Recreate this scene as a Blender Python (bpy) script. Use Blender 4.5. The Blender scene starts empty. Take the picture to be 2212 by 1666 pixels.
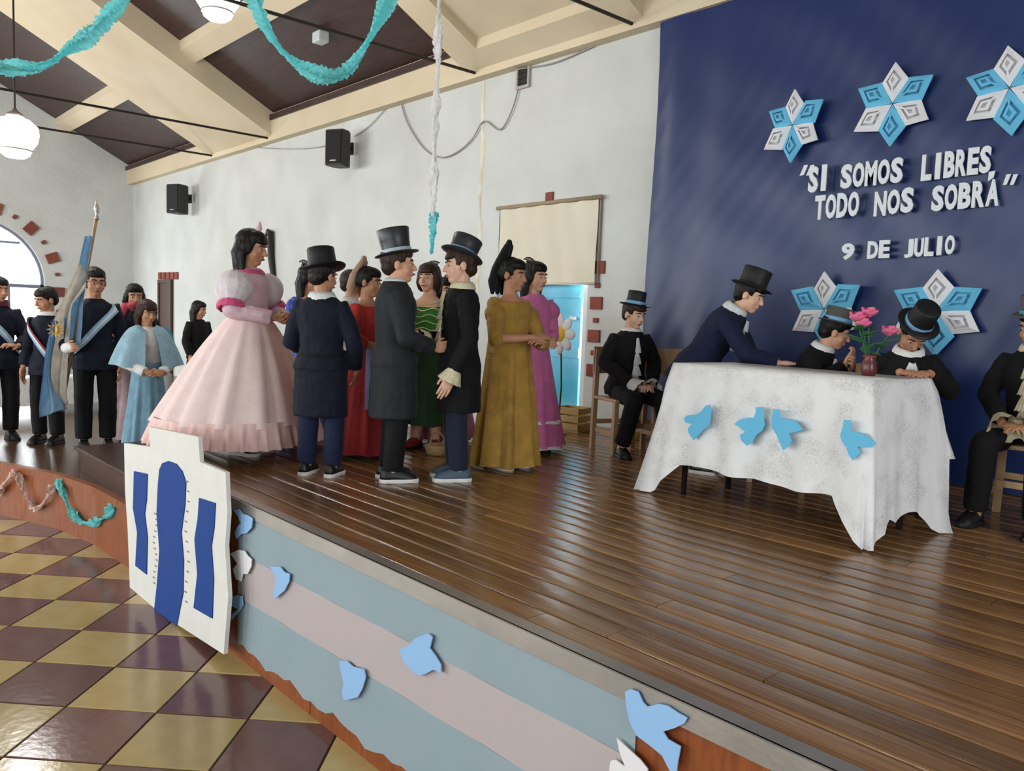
import bpy, bmesh, math, random
from mathutils import Vector as V, Matrix as MX, Euler
import numpy as np
random.seed(7)
SC = bpy.context.scene
COL = SC.collection
# ------------------------------------------------------------------ camera
PW, PH, FPX = 2212, 1666, 1750.0
YAW, PIT, ROL = math.radians(-47.9057), math.radians(-4.7866), math.radians(2.0792)
CAM = V((0, 0, 1.85))
_f = V((math.sin(YAW)*math.cos(PIT), math.cos(YAW)*math.cos(PIT), math.sin(PIT)))
_r0 = V((math.cos(YAW), -math.sin(YAW), 0)); _u0 = _r0.cross(_f)
_r = _r0*math.cos(ROL) + _u0*math.sin(ROL); _u = _u0*math.cos(ROL) - _r0*math.sin(ROL)
cd = bpy.data.cameras.new('camera'); cam = bpy.data.objects.new('camera', cd); COL.objects.link(cam)
cd.sensor_width = 36.0; cd.lens = FPX*36.0/PW; cd.clip_start = 0.05; cd.clip_end = 200
m = MX.Identity(4)
for i in range(3):
    m[i][0], m[i][1], m[i][2], m[i][3] = _r[i], _u[i], -_f[i], CAM[i]
cam.matrix_world = m
SC.camera = cam
# ------------------------------------------------------------------ world, light, exposure
SC.view_settings.view_transform = 'Standard'; SC.view_settings.look = 'None'
SC.view_settings.gamma = 1.0; SC.view_settings.use_curve_mapping = False
SC.view_settings.exposure = 0.0
wd = bpy.data.worlds.new('overcast_sky'); SC.world = wd; wd.use_nodes = True
bg = wd.node_tree.nodes['Background']; bg.inputs[0].default_value = (0.86, 0.93, 1.0, 1); bg.inputs[1].default_value = 3.2
def area(name, loc, target, sx, sy, power, color=(1, 1, 1)):
    l = bpy.data.lights.new(name, 'AREA'); l.shape = 'RECTANGLE'; l.size = sx; l.size_y = sy
    l.energy = power; l.color = color
    o = bpy.data.objects.new(name, l); COL.objects.link(o); o.location = loc
    o.rotation_euler = (V(target)-V(loc)).to_track_quat('-Z', 'Y').to_euler()
    return o
# daylight entering through the tall windows of the opposite long wall and the far arched window
WIN_X = (-15.0, -11.0, -7.0, -3.0, 1.0)
for wx, wp in zip(WIN_X, (250, 235, 160, 130, 115)):
    area('window_daylight', (wx, -5.95, 2.55), (wx, 0, 2.3), 1.7, 2.5, wp, (0.92, 0.98, 1.0))
area('end_window_daylight', (4.4, 1.2, 2.5), (-4, 2.6, 1.2), 3.2, 2.3, 130, (0.92, 0.98, 1.0))
area('arch_daylight', (-18.95, 2.8, 2.1), (-10, 2.6, 1.2), 2.2, 2.2, 120, (0.93, 0.97, 1.0))
area('stage_door_daylight', (-5.5, 6.0, 1.7), (-4.6, 3.0, 1.0), 0.25, 1.3, 14, (0.9, 0.96, 1.0))

ST, LO, WY = 0.85, 0.45, 5.8          # stage top, lower platform top, long wall plane
FY = 1.75                             # stage front
WTOP = 4.45                           # wall top
def ray(x, y): return (_f*FPX + _r*(x-PW/2) - _u*(y-PH/2)).normalized()
def onz(x, y, z): d = ray(x, y); return CAM + d*((z-CAM.z)/d.z)
def ony(x, y, Y): d = ray(x, y); return CAM + d*((Y-CAM.y)/d.y)
def onx(x, y, X): d = ray(x, y); return CAM + d*((X-CAM.x)/d.x)
def onpl(x, y, p0, n): d = ray(x, y); return CAM + d*((V(p0)-CAM).dot(n)/d.dot(n))
RIGHT2 = V((_r0.x, _r0.y, 0)); TOW2 = V((-_f.x, -_f.y, 0)).normalized()

# ------------------------------------------------------------------ materials
def s2l(c): return tuple(((v/255)/12.92 if v/255 <= .04045 else ((v/255+.055)/1.055)**2.4) for v in c)
MATS = {}
def mat(name, rgb, rough=.6, spec=.4, metal=0, bump=0, bscale=60, var=0, vscale=8, rgb2=None, coat=0, sheen=0, emit=0, trans=0, alpha=1, rnd=0, stretch=None):
    if name in MATS: return MATS[name]
    mt = bpy.data.materials.new(name); mt.use_nodes = True; MATS[name] = mt
    nt = mt.node_tree; b = nt.nodes['Principled BSDF']
    c = s2l(rgb); b.inputs['Base Color'].default_value = (*c, 1)
    b.inputs['Roughness'].default_value = rough; b.inputs['Specular IOR Level'].default_value = spec
    b.inputs['Metallic'].default_value = metal; b.inputs['Coat Weight'].default_value = coat
    b.inputs['Sheen Weight'].default_value = sheen
    b.inputs['Transmission Weight'].default_value = trans; b.inputs['Alpha'].default_value = alpha
    if emit: b.inputs['Emission Color'].default_value = (*c, 1); b.inputs['Emission Strength'].default_value = emit
    tc = nt.nodes.new('ShaderNodeTexCoord'); mp = nt.nodes.new('ShaderNodeMapping')
    nt.links.new(tc.outputs['Object'], mp.inputs['Vector'])
    if stretch: mp.inputs['Scale'].default_value = stretch
    src = None
    if var:
        nz = nt.nodes.new('ShaderNodeTexNoise'); nz.inputs['Scale'].default_value = vscale; nz.inputs['Detail'].default_value = 5
        nt.links.new(mp.outputs[0], nz.inputs['Vector'])
        mx = nt.nodes.new('ShaderNodeMix'); mx.data_type = 'RGBA'
        rp = nt.nodes.new('ShaderNodeMapRange'); rp.inputs[1].default_value = .35; rp.inputs[2].default_value = .65; rp.inputs[4].default_value = var
        nt.links.new(nz.outputs['Fac'], rp.inputs[0]); nt.links.new(rp.outputs[0], mx.inputs['Factor'])
        mx.inputs['A'].default_value = (*c, 1)
        mx.inputs['B'].default_value = (*(s2l(rgb2) if rgb2 else tuple(v*.5 for v in c)), 1)
        src = mx.outputs['Result']
    if rnd:
        oi = nt.nodes.new('ShaderNodeObjectInfo'); hs = nt.nodes.new('ShaderNodeHueSaturation')
        mr = nt.nodes.new('ShaderNodeMapRange'); mr.inputs[3].default_value = 1-rnd; mr.inputs[4].default_value = 1+rnd
        nt.links.new(oi.outputs['Random'], mr.inputs[0]); nt.links.new(mr.outputs[0], hs.inputs['Value'])
        if src: nt.links.new(src, hs.inputs['Color'])
        else: hs.inputs['Color'].default_value = (*c, 1)
        src = hs.outputs['Color']
    if src: nt.links.new(src, b.inputs['Base Color'])
    if bump:
        n2 = nt.nodes.new('ShaderNodeTexNoise'); n2.inputs['Scale'].default_value = bscale; n2.inputs['Detail'].default_value = 4
        nt.links.new(mp.outputs[0], n2.inputs['Vector'])
        bp = nt.nodes.new('ShaderNodeBump'); bp.inputs['Strength'].default_value = bump; bp.inputs['Distance'].default_value = .02
        nt.links.new(n2.outputs['Fac'], bp.inputs['Height']); nt.links.new(bp.outputs[0], b.inputs['Normal'])
    return mt
def cloth(name, rgb, rough=.8, bump=.25, var=.35, sheen=.15): return mat(name, rgb, rough, .25, bump=bump, bscale=45, var=var, vscale=14, rgb2=tuple(v*.72 for v in rgb), sheen=sheen)
M_WALL = mat('whitewashed_plaster', (203, 205, 202), .85, .2, bump=.5, bscale=9, var=.55, vscale=1.6, rgb2=(186, 187, 182))
M_BEIGE = mat('beige_plaster', (214, 199, 172), .75, .2, bump=.15, bscale=14, var=.5, vscale=1.2, rgb2=(196, 178, 146))
M_DARKCEIL = mat('dark_ceiling_wood', (66, 44, 40), .45, .4, bump=.2, bscale=30, var=.8, vscale=3, rgb2=(48, 31, 29), stretch=(1, 8, 8))
M_GROUT = mat('grout', (70, 55, 45), .8)
M_TY = mat('yellow_tile', (186, 162, 108), .16, .5, var=.5, vscale=7, rgb2=(168, 142, 88), rnd=.10, bump=.05, bscale=20)
M_TM = mat('maroon_tile', (118, 84, 78), .16, .5, var=.5, vscale=7, rgb2=(100, 66, 62), rnd=.12, bump=.05, bscale=20)
M_PLANK = mat('varnished_plank', (152, 114, 74), .17, .55, bump=.06, bscale=14, var=.85, vscale=5, rgb2=(112, 74, 44), rnd=.34, stretch=(1, 14, 14))
M_DARKW = mat('dark_step_wood', (74, 46, 32), .35, .4, bump=.1, bscale=18, var=.7, vscale=5, rgb2=(52, 32, 24), stretch=(2, 10, 10), rnd=.15)
M_ORANGE = mat('reddish_varnished_panel', (150, 82, 40), .4, .4, bump=.08, bscale=12, var=.8, vscale=4, rgb2=(118, 58, 28), stretch=(10, 10, 1.5))
M_ALU = mat('aluminium_edging', (178, 172, 166), .38, .5, metal=.75, bump=.05, bscale=30, var=.4, vscale=4, rgb2=(140, 134, 128))
M_SKIN = mat('skin_tan', (214, 164, 134), .5, .35, var=.3, vscale=12, rgb2=(202, 144, 114))
M_SKIN2 = mat('skin_brown', (192, 140, 108), .5, .35, var=.3, vscale=12, rgb2=(176, 120, 92))
M_SKIN3 = mat('skin_light', (224, 178, 152), .55, .35, var=.3, vscale=12, rgb2=(212, 158, 132))
M_HAIRK = mat('black_hair', (20, 16, 15), .5, .25, bump=.5, bscale=60, stretch=(1, 1, .12))
M_HAIRB = mat('brown_hair', (54, 36, 27), .5, .25, bump=.5, bscale=60, stretch=(1, 1, .12), var=.5, rgb2=(40, 26, 20), vscale=40)
M_EYEW = mat('eye_white', (206, 194, 186), .4); M_EYED = mat('eye_iris', (36, 24, 20), .2); M_LIP = mat('lip', (158, 92, 84), .5); M_BROW = mat('eyebrow', (40, 28, 24), .8)
M_NAVY = cloth('navy_wool', (19, 23, 40), sheen=.02); M_NAVY2 = cloth('navy_cotton', (25, 33, 62), sheen=.02); M_BLACK = cloth('black_cloth', (15, 14, 16), sheen=.02); M_CHAR = cloth('charcoal_cloth', (40, 42, 46), sheen=.02)
M_WHITE = cloth('white_cotton', (232, 230, 228), .75, .3, .2); M_CREAM = cloth('cream_lace', (222, 210, 178), .8, .6, .4)
M_HATK = mat('black_felt', (22, 22, 24), .55, .4, bump=.1); M_HATS = mat('black_card', (44, 44, 48), .38, .5, bump=.04); M_HATG = mat('grey_felt', (84, 84, 80), .7, .3, bump=.2)
M_BANDB = mat('blue_satin_band', (112, 168, 208), .35, .5, bump=.3, bscale=40); M_BANDS = mat('silver_satin_band', (172, 190, 200), .35, .5, bump=.3)
M_SOLE = mat('white_rubber', (222, 220, 216), .6); M_SHOEK = mat('black_shoe', (24, 23, 24), .45); M_SHOEB = mat('slate_blue_shoe', (72, 92, 108), .6, bump=.2)
M_SKYP = mat('sky_blue_paper', (150, 190, 232), .7, .2); M_CYANP = mat('cyan_paper', (108, 190, 226), .7, .2, var=.2, rgb2=(96, 176, 214)); M_WHP = mat('white_paper', (232, 230, 232), .7, .2); M_BLUEP = mat('royal_blue_paper', (36, 70, 140), .75, .2, bump=.2, bscale=30)
M_TEAL = mat('turquoise_crepe', (138, 228, 230), .8, .2, bump=.3, bscale=90, var=.3, rgb2=(112, 212, 218), vscale=30)
M_WCREPE = mat('white_crepe', (244, 242, 240), .8, .2, bump=.2, bscale=90)
M_BRICK = mat('red_brick', (140, 78, 66), .8, .2, bump=.5, bscale=30, var=.5, rgb2=(112, 62, 56), vscale=9, rnd=.15)
M_IRON = mat('dark_iron', (44, 38, 36), .5, .4, metal=.3); M_PLASTK = mat('black_plastic', (40, 40, 40), .5, .4, bump=.1, bscale=200)
M_CHAIRW = mat('pale_chair_wood', (186, 152, 112), .45, .4, bump=.08, bscale=20, var=.5, rgb2=(160, 124, 86), vscale=4, stretch=(8, 8, 1))
M_GREEN = mat('leaf_green', (54, 104, 56), .5); M_PINKF = mat('pink_petal', (226, 110, 150), .6)

def translucent(mt, rgb, fac=.5):
    nt = mt.node_tree; b = nt.nodes['Principled BSDF']; out = [q for q in nt.nodes if q.type == 'OUTPUT_MATERIAL'][0]
    t = nt.nodes.new('ShaderNodeBsdfTranslucent'); t.inputs[0].default_value = (*s2l(rgb), 1); mx = nt.nodes.new('ShaderNodeMixShader'); mx.inputs[0].default_value = fac
    nt.links.new(b.outputs[0], mx.inputs[1]); nt.links.new(t.outputs[0], mx.inputs[2]); nt.links.new(mx.outputs[0], out.inputs[0])
translucent(M_TEAL, (150, 236, 240)); translucent(M_WCREPE, (250, 250, 250))
# ------------------------------------------------------------------ mesh helpers
def obj(name, bm_or_me, mt, parent=None, loc=None, rot=None, smooth=False, kind=None):
    if isinstance(bm_or_me, bmesh.types.BMesh):
        me = bpy.data.meshes.new(name); bmesh.ops.recalc_face_normals(bm_or_me, faces=bm_or_me.faces[:])
        bm_or_me.to_mesh(me); bm_or_me.free()
    else: me = bm_or_me
    if mt is not None and len(me.materials) == 0:
        for q in (mt if isinstance(mt, (list, tuple)) else [mt]): me.materials.append(q)
    if smooth:
        me.polygons.foreach_set('use_smooth', [True]*len(me.polygons))
    o = bpy.data.objects.new(name, me); COL.objects.link(o)
    if parent: o.parent = parent
    if loc is not None: o.location = loc
    if rot is not None: o.rotation_euler = rot
    if kind: o['kind'] = kind
    return o
def empty(name, label=None, cat=None, loc=(0, 0, 0), rz=0, group=None, kind=None):
    o = bpy.data.objects.new(name, None); COL.objects.link(o); o.location = loc; o.rotation_euler = (0, 0, rz); o.empty_display_size = .1
    return tag(o, label, cat, group, kind)
def tag(o, label=None, cat=None, group=None, kind=None):
    if label: o['label'] = label
    if cat: o['category'] = cat
    if group: o['group'] = group
    if kind: o['kind'] = kind
    return o
def quadbox(bm, pts):
    vs = [bm.verts.new(p) for p in pts]
    for f in ((0, 3, 2, 1), (4, 5, 6, 7), (0, 1, 5, 4), (1, 2, 6, 5), (2, 3, 7, 6), (3, 0, 4, 7)): bm.faces.new([vs[i] for i in f])
    return vs
def box(bm, x0, x1, y0, y1, z0, z1):
    return quadbox(bm, [(x0, y0, z0), (x1, y0, z0), (x1, y1, z0), (x0, y1, z0), (x0, y0, z1), (x1, y0, z1), (x1, y1, z1), (x0, y1, z1)])
def B(x0, x1, y0, y1, z0, z1, bev=0):
    bm = bmesh.new(); box(bm, x0, x1, y0, y1, z0, z1)
    if bev: bmesh.ops.bevel(bm, geom=bm.edges[:], offset=bev, segments=2, affect='EDGES', profile=.6)
    return bm
def rings(bm, rs, cap0=True, cap1=True, closed=True):
    """loft a list of rings (lists of points with equal length)"""
    vr = [[bm.verts.new(p) for p in r_] for r_ in rs]
    n = len(vr[0])
    for a, b in zip(vr, vr[1:]):
        for i in range(n if closed else n-1):
            j = (i+1) % n
            bm.faces.new((a[i], a[j], b[j], b[i]))
    if cap0: bm.faces.new(vr[0][::-1])
    if cap1: bm.faces.new(vr[-1])
    return vr
def tube(bm, pts, rad, n=10, roundcap=True):
    pts = [V(p) for p in pts]; rad = list(rad)
    if roundcap:
        d0 = (pts[0]-pts[1]).normalized(); d1 = (pts[-1]-pts[-2]).normalized()
        r0, r1 = rad[0], rad[-1]
        pts = [pts[0]+d0*r0*.95, pts[0]+d0*r0*.6] + pts + [pts[-1]+d1*r1*.6, pts[-1]+d1*r1*.95]
        rad = [r0*.3, r0*.8] + rad + [r1*.8, r1*.3]
    rs = []; ref = None
    for i, p in enumerate(pts):
        a = pts[max(i-1, 0)]; b = pts[min(i+1, len(pts)-1)]; t = (b-a).normalized()
        if ref is None: ref = t.orthogonal().normalized()
        ref = (ref - t*ref.dot(t)).normalized(); s = t.cross(ref)
        rs.append([p + (ref*math.cos(k*2*math.pi/n) + s*math.sin(k*2*math.pi/n))*rad[i] for k in range(n)])
    rings(bm, rs)
def ell(bm, c, r, M=None, n=14, k=9):
    c = V(c); rs = []
    for j in range(1, k):
        th = math.pi*j/k; row = []
        for i in range(n):
            p = V((r[0]*math.sin(th)*math.cos(2*math.pi*i/n), r[1]*math.sin(th)*math.sin(2*math.pi*i/n), -r[2]*math.cos(th)))
            p = p + c
            row.append(M @ p if M is not None else p)
        rs.append(row)
    vr = rings(bm, rs, False, False)
    for row, z in ((vr[0], -1), (vr[-1], 1)):
        p = c + V((0, 0, z*r[2])); t = bm.verts.new(M @ p if M is not None else p)
        for i in range(n): bm.faces.new((row[i], row[(i+1) % n], t) if z > 0 else (row[(i+1) % n], row[i], t))
def lathe(bm, prof, n=24, M=None, wave=None, cap0=False, cap1=False):
    rs = []
    for q, (r_, z) in enumerate(prof):
        row = []
        for i in range(n):
            a = 2*math.pi*i/n; w = wave(a, q) if wave else 0
            p = V(((r_+w)*math.cos(a), (r_+w)*math.sin(a), z)); row.append(M @ p if M is not None else p)
        rs.append(row)
    rings(bm, rs, cap0, cap1)
def poly_extrude(name, pts, thick_vec, mt, parent=None):
    bm = bmesh.new(); n = len(pts); t = V(thick_vec)
    a = [bm.verts.new(p) for p in pts]; b = [bm.verts.new(V(p)+t) for p in pts]
    bm.faces.new(a); bm.faces.new(b[::-1])
    for i in range(n): bm.faces.new((a[i], a[(i+1) % n], b[(i+1) % n], b[i]))
    return obj(name, bm, mt, parent)
REM = []     # (object, voxel, smooth iterations, decimate ratio, displace strength)
EXTRA = {}   # fingers added to a body mesh after remeshing
def remesh(o, vox, sm=4, dec=None, disp=0, dscale=.12):
    md = o.modifiers.new('r', 'REMESH'); md.mode = 'VOXEL'; md.voxel_size = vox
    if disp:
        tx = bpy.data.textures.get('folds%g' % dscale) or bpy.data.textures.new('folds%g' % dscale, 'CLOUDS'); tx.noise_scale = dscale
        dm = o.modifiers.new('d', 'DISPLACE'); dm.texture = tx; dm.strength = disp; dm.mid_level = .5
    if sm: s_ = o.modifiers.new('s', 'SMOOTH'); s_.iterations = sm; s_.factor = .5
    if dec: d_ = o.modifiers.new('c', 'DECIMATE'); d_.ratio = dec
    REM.append(o)
def apply_all():
    dg = bpy.context.evaluated_depsgraph_get(); dg.update()
    for o in REM:
        ev = o.evaluated_get(dg); me = bpy.data.meshes.new_from_object(ev)
        old = o.data; me.name = old.name
        if o in EXTRA:
            bm = bmesh.new(); bm.from_mesh(me); tmp = bpy.data.meshes.new('t'); EXTRA[o].to_mesh(tmp); EXTRA[o].free()
            bm.from_mesh(tmp); bm.to_mesh(me); bm.free(); bpy.data.meshes.remove(tmp)
        o.modifiers.clear(); o.data = me
        me.polygons.foreach_set('use_smooth', [True]*len(me.polygons))
        if old.users == 0: bpy.data.meshes.remove(old)
# ------------------------------------------------------------------ the hall: walls, floor, roof
XE = -19.0; XN = 4.5; YO = -6.0
def structure(name, bm, mt, label=None, smooth=False):
    o = obj(name, bm, mt, smooth=smooth); o['kind'] = 'structure'
    if label: o['label'] = label; o['category'] = name.split('_')[0]
    return o
DX0, DX1, DZ1 = -6.72, -5.38, 3.02      # stage door opening in the long wall
bm = bmesh.new()
box(bm, XE-.3, DX0, WY, WY+.3, 0, WTOP+.6); box(bm, DX1, XN, WY, WY+.3, 0, WTOP+.6); box(bm, DX0, DX1, WY, WY+.3, DZ1, WTOP+.6); box(bm, DX0, DX1, WY, WY+.3, 0, ST)
wall_back = structure('wall_back', bm, M_WALL, 'long white rough plaster wall behind the stage')
RS = .514                                # roof slope
YR = (WY+YO)/2
def roofz(y): return 4.8 + (WY-y)*RS if y > YR else 4.8 + (y-YO)*RS
# far gable wall with the arched window opening
ACY, ACZ, AR, AB = 2.82, 2.2, 1.245, 0.85
bm = bmesh.new()
NA = 28
arc = [(ACY+AR*math.cos(math.pi*i/NA), ACZ+AR*math.sin(math.pi*i/NA)) for i in range(NA+1)]      # from right (+y) to left
def gable_face(x):
    out = []
    vs = lambda l: [bm.verts.new((x, a, b)) for a, b in l]
    out.append(bm.faces.new(vs([(ACY-AR, 0), (ACY+AR, 0), (ACY+AR, AB), (ACY-AR, AB)])))
    out.append(bm.faces.new(vs([(ACY+AR, 0), (WY, 0), (WY, roofz(WY)), (ACY+AR, roofz(ACY+AR)), (ACY+AR, ACZ)])))
    out.append(bm.faces.new(vs([(YO, 0), (ACY-AR, 0), (ACY-AR, ACZ), (ACY-AR, roofz(ACY-AR)), (YR, roofz(YR)), (YO, roofz(YO))])))
    for (a, b), (c, d) in zip(arc, arc[1:]): out.append(bm.faces.new(vs([(a, b), (a, roofz(a)), (c, roofz(c)), (c, d)])))
gable_face(XE); gable_face(XE-.3)
edge = [(ACY+AR, AB)] + arc + [(ACY-AR, AB)]
for (a, b), (c, d) in zip(edge, edge[1:]+edge[:1]): bm.faces.new([bm.verts.new(p) for p in ((XE, a, b), (XE-.3, a, b), (XE-.3, c, d), (XE, c, d))])
bmesh.ops.remove_doubles(bm, verts=bm.verts[:], dist=1e-4)
wall_left = structure('wall_left', bm, M_WALL, 'far white gable end wall with an arched window')
# window frame: arched rim, transom and mullions
w1 = empty('window_1', 'tall arched window glowing with daylight in the far gable wall', 'window', (XE-.12, ACY, 0), kind='structure')
bm = bmesh.new()
rim = [(AR*math.cos(math.pi*i/NA), ACZ+AR*math.sin(math.pi*i/NA)) for i in range(NA+1)]
for (a, b), (c, d) in zip(rim, rim[1:]):
    k = 1-.05/AR
    quadbox(bm, [(-.03, a, b), (.03, a, b), (.03, a*k, (b-ACZ)*k+ACZ), (-.03, a*k, (b-ACZ)*k+ACZ), (-.03, c, d), (.03, c, d), (.03, c*k, (d-ACZ)*k+ACZ), (-.03, c*k, (d-ACZ)*k+ACZ)])
for y in (-AR+.03, AR-.03): box(bm, -.03, .03, y-.03, y+.03, AB, ACZ)
M_FRAME = mat('grey_window_frame', (120, 124, 142), .5)
obj('window_frame', bm, M_FRAME, w1)
obj('transom', B(-.03, .03, -AR, AR, ACZ-.1, ACZ-.03), M_FRAME, w1)
obj('transom', B(-.03, .03, -AR+.5, AR-.42, ACZ+.78, ACZ+.82), M_FRAME, w1)
for y in (-.62, 0, .62): obj('mullion', B(-.025, .025, y-.02, y+.02, AB, ACZ-.1), M_FRAME, w1)
obj('window_sill', B(-.1, .2, -AR-.05, AR+.05, AB-.07, AB), M_WALL, w1)
# brick blocks around the arch, alternately large and small
for i in range(19):
    a = math.radians(-32 + i*13.3)
    big = i % 2 == 0
    z = ACZ + 1.49*math.sin(a); y = ACY + 1.49*math.cos(a)
    if a < 0: y = ACY + 1.49; z = ACZ + 1.49*a*1.15
    s = .115 if big else .04
    if z < .9: continue
    o = obj('brick', B(-.03, .03, -s, s, -s*.85, s*.85, .008), M_BRICK, wall_left, (XE+.02, y, z), (max(a, 0), 0, 0))
# opposite wall with five window openings (behind the camera) and near end wall
bm = bmesh.new(); xs = [XE-.3] + [v for wx in WIN_X for v in (wx-.9, wx+.9)] + [XN]
for i in range(0, len(xs), 2): box(bm, xs[i], xs[i+1], YO-.3, YO, 0, WTOP+.6)
for wx in WIN_X: box(bm, wx-.9, wx+.9, YO-.3, YO, 0, 1.2); box(bm, wx-.9, wx+.9, YO-.3, YO, 3.9, WTOP+.6)
structure('wall_front', bm, M_WALL, 'white long wall with tall windows opposite the stage')
bm = bmesh.new()
for l_ in (((YO, 0), (-.6, 0), (-.6, roofz(-.6)), (YR, roofz(YR)), (YO, roofz(YO))), ((3.0, 0), (WY, 0), (WY, roofz(WY)), (3.0, roofz(3.0))), ((-.6, 0), (3.0, 0), (3.0, 1.2), (-.6, 1.2)), ((-.6, 3.8), (3.0, 3.8), (3.0, roofz(3.0)), (-.6, roofz(-.6)))): bm.faces.new([bm.verts.new((XN, y, z)) for y, z in l_])
structure('wall_right', bm, M_WALL, 'near white end wall of the hall')
# floor: grout bed and tiles laid diagonally
floor = structure('floor', B(XE-.3, XN, YO-.3, WY+.3, -.2, -.006), M_GROUT, 'diagonal yellow and maroon chequered tile floor of the hall')
TD = .30
bm = bmesh.new(); e = .0055
h_ = TD*1.008 - e*1.3
lo_ = [bm.verts.new((math.cos(k*math.pi/2)*h_*1.0083, math.sin(k*math.pi/2)*h_*.992, -.006)) for k in range(4)]
t1_ = [bm.verts.new((math.cos(k*math.pi/2)*h_*1.0083, math.sin(k*math.pi/2)*h_*.992, -.002)) for k in range(4)]
t2_ = [bm.verts.new((math.cos(k*math.pi/2)*(h_-.004)*1.0083, math.sin(k*math.pi/2)*(h_-.004)*.992, 0)) for k in range(4)]
for A_, B_ in ((lo_, t1_), (t1_, t2_)):
    for k in range(4): bm.faces.new((A_[k], A_[(k+1) % 4], B_[(k+1) % 4], B_[k]))
bm.faces.new(t2_)
tme_y = bpy.data.meshes.new('tile'); bm.to_mesh(tme_y); bm.free(); tme_m = tme_y.copy(); tme_y.materials.append(M_TY); tme_m.materials.append(M_TM)
far = bmesh.new(); fi = []
for j in range(-23, 4):
    for i in range(-14, 54):
        if (i+j) % 2 == 0: continue
        x = -3.377 - .305*i; y = .917 + .30*j
        if y > FY+.2 or x < XE or x > XN or y < YO: continue
        yel = (j % 2 == 1)
        if -8.6 < x < -1.6 and y > -1.3:
            obj('tile', tme_y if yel else tme_m, None, floor, (x, y, 0), kind=None)
        else:
            f = far.faces.new([far.verts.new((x+math.cos(k*math.pi/2)*h_, y+math.sin(k*math.pi/2)*h_, -.001)) for k in range(4)]); f.material_index = 0 if yel else 1
obj('tile_field', far, [M_TY, M_TM], floor, kind='stuff')
# roof: dark boarded ceiling in two slopes, beige plastered beams, purlins and eaves
bm = bmesh.new()
for ya, yb in ((WY+.3, YR), (YR, YO-.3)):
    za = roofz(min(ya, WY)) - (RS*.3 if ya > WY else 0); zb = roofz(max(yb, YO)) - (RS*.3 if yb < YO else 0)
    quadbox(bm, [(XE-.3, ya, za), (XN, ya, za), (XN, yb, zb), (XE-.3, yb, zb), (XE-.3, ya, za+.1), (XN, ya, za+.1), (XN, yb, zb+.1), (XE-.3, yb, zb+.1)])
ceiling = structure('ceiling', bm, M_DARKCEIL, 'dark boarded gable ceiling between beige plastered beams')
def sloped(bm, x0, x1, y0, y1, d0, d1):
    """slab hanging under the roof slope from depth d0 (upper) to d1 (lower)"""
    quadbox(bm, [(x0, y0, roofz(y0)-d1), (x1, y0, roofz(y0)-d1), (x1, y1, roofz(y1)-d1), (x0, y1, roofz(y1)-d1), (x0, y0, roofz(y0)-d0), (x1, y0, roofz(y0)-d0), (x1, y1, roofz(y1)-d0), (x0, y1, roofz(y1)-d0)])
def roofbeam(name, x0, x1, coffer, label):
    bm = bmesh.new(); D = .36
    for y0, y1 in ((YR, WY), (YO, YR)):
        if not coffer: sloped(bm, x0, x1, y0, y1, -.02, D)
        else:
            sloped(bm, x0, x0+.42, y0, y1, -.02, D); sloped(bm, x1-.42, x1, y0, y1, -.02, D); sloped(bm, x0+.42, x1-.42, y0, y1, -.02, D-.10)
            ya, yb = (WY-.35, WY) if y1 == WY else (YO, YO+.35)
            sloped(bm, x0+.42, x1-.42, ya, yb, D-.11, D)
            for k in (1, 2):
                yy = y1-.35-(k*1.9 if y1 == WY else -k*0); sloped(bm, x0+.42, x1-.42, yy-.05, yy+.05, D-.11, D-.06)
    o = structure(name, bm, M_BEIGE, label); o['category'] = 'beam'
    for xx in (x0+.14, x1-.12):
        b2 = bmesh.new(); tube(b2, [(xx, WY, WTOP+.03), (xx, YO, WTOP+.03)], [.017, .017], 8, False); r = obj('tie_rod', b2, M_IRON, o, smooth=True)
        r['label'] = 'dark iron tie rod'
    return o
roofbeam('trim_1', -14.45, -12.0, False, 'broad flat beige roof beam over the far part of the hall')
roofbeam('trim_2', -7.2, -4.75, True, 'broad coffered beige roof beam next to the blue curtain')
roofbeam('trim_3', .2, 2.6, False, 'broad flat beige roof beam above the near end of the stage')
n = 4
for py in (4.4, 2.2, 0.6, -1.2, -2.8, -4.6):
    bm = bmesh.new()
    for x0, x1 in ((XE, -14.45), (-12.0, -7.2), (-4.75, .2)): sloped(bm, x0, x1, py-.11, py+.11, -.01, .14)
    o = structure('trim_%d' % n, bm, M_BEIGE, 'slim beige purlin running along the dark ceiling'); o['category'] = 'purlin'; o['group'] = 'purlins under the ceiling'; n += 1
for y0, y1, lab in ((WY-.13, WY, 'beige eaves beam on top of the white stage wall'), (YO, YO+.13, 'beige eaves beam on top of the window wall')):
    bm = bmesh.new(); box(bm, XE, XN, y0, y1, WTOP-.02, WTOP+.38); o = structure('trim_%d' % n, bm, M_BEIGE, lab); o['category'] = 'beam'
    ye = y0-.03 if y0 > 0 else y1+.03
    b2 = bmesh.new()
    for x0, x1 in ((XE, -14.45), (-12.0, -7.2), (-4.75, .2)): box(b2, x0, x1, min(ye, y0 if y0 > 0 else y1), max(ye, y0 if y0 > 0 else y1)+.0, WTOP+.28, WTOP+.36)
    obj('moulding', b2, M_DARKCEIL, o); n += 1
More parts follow.
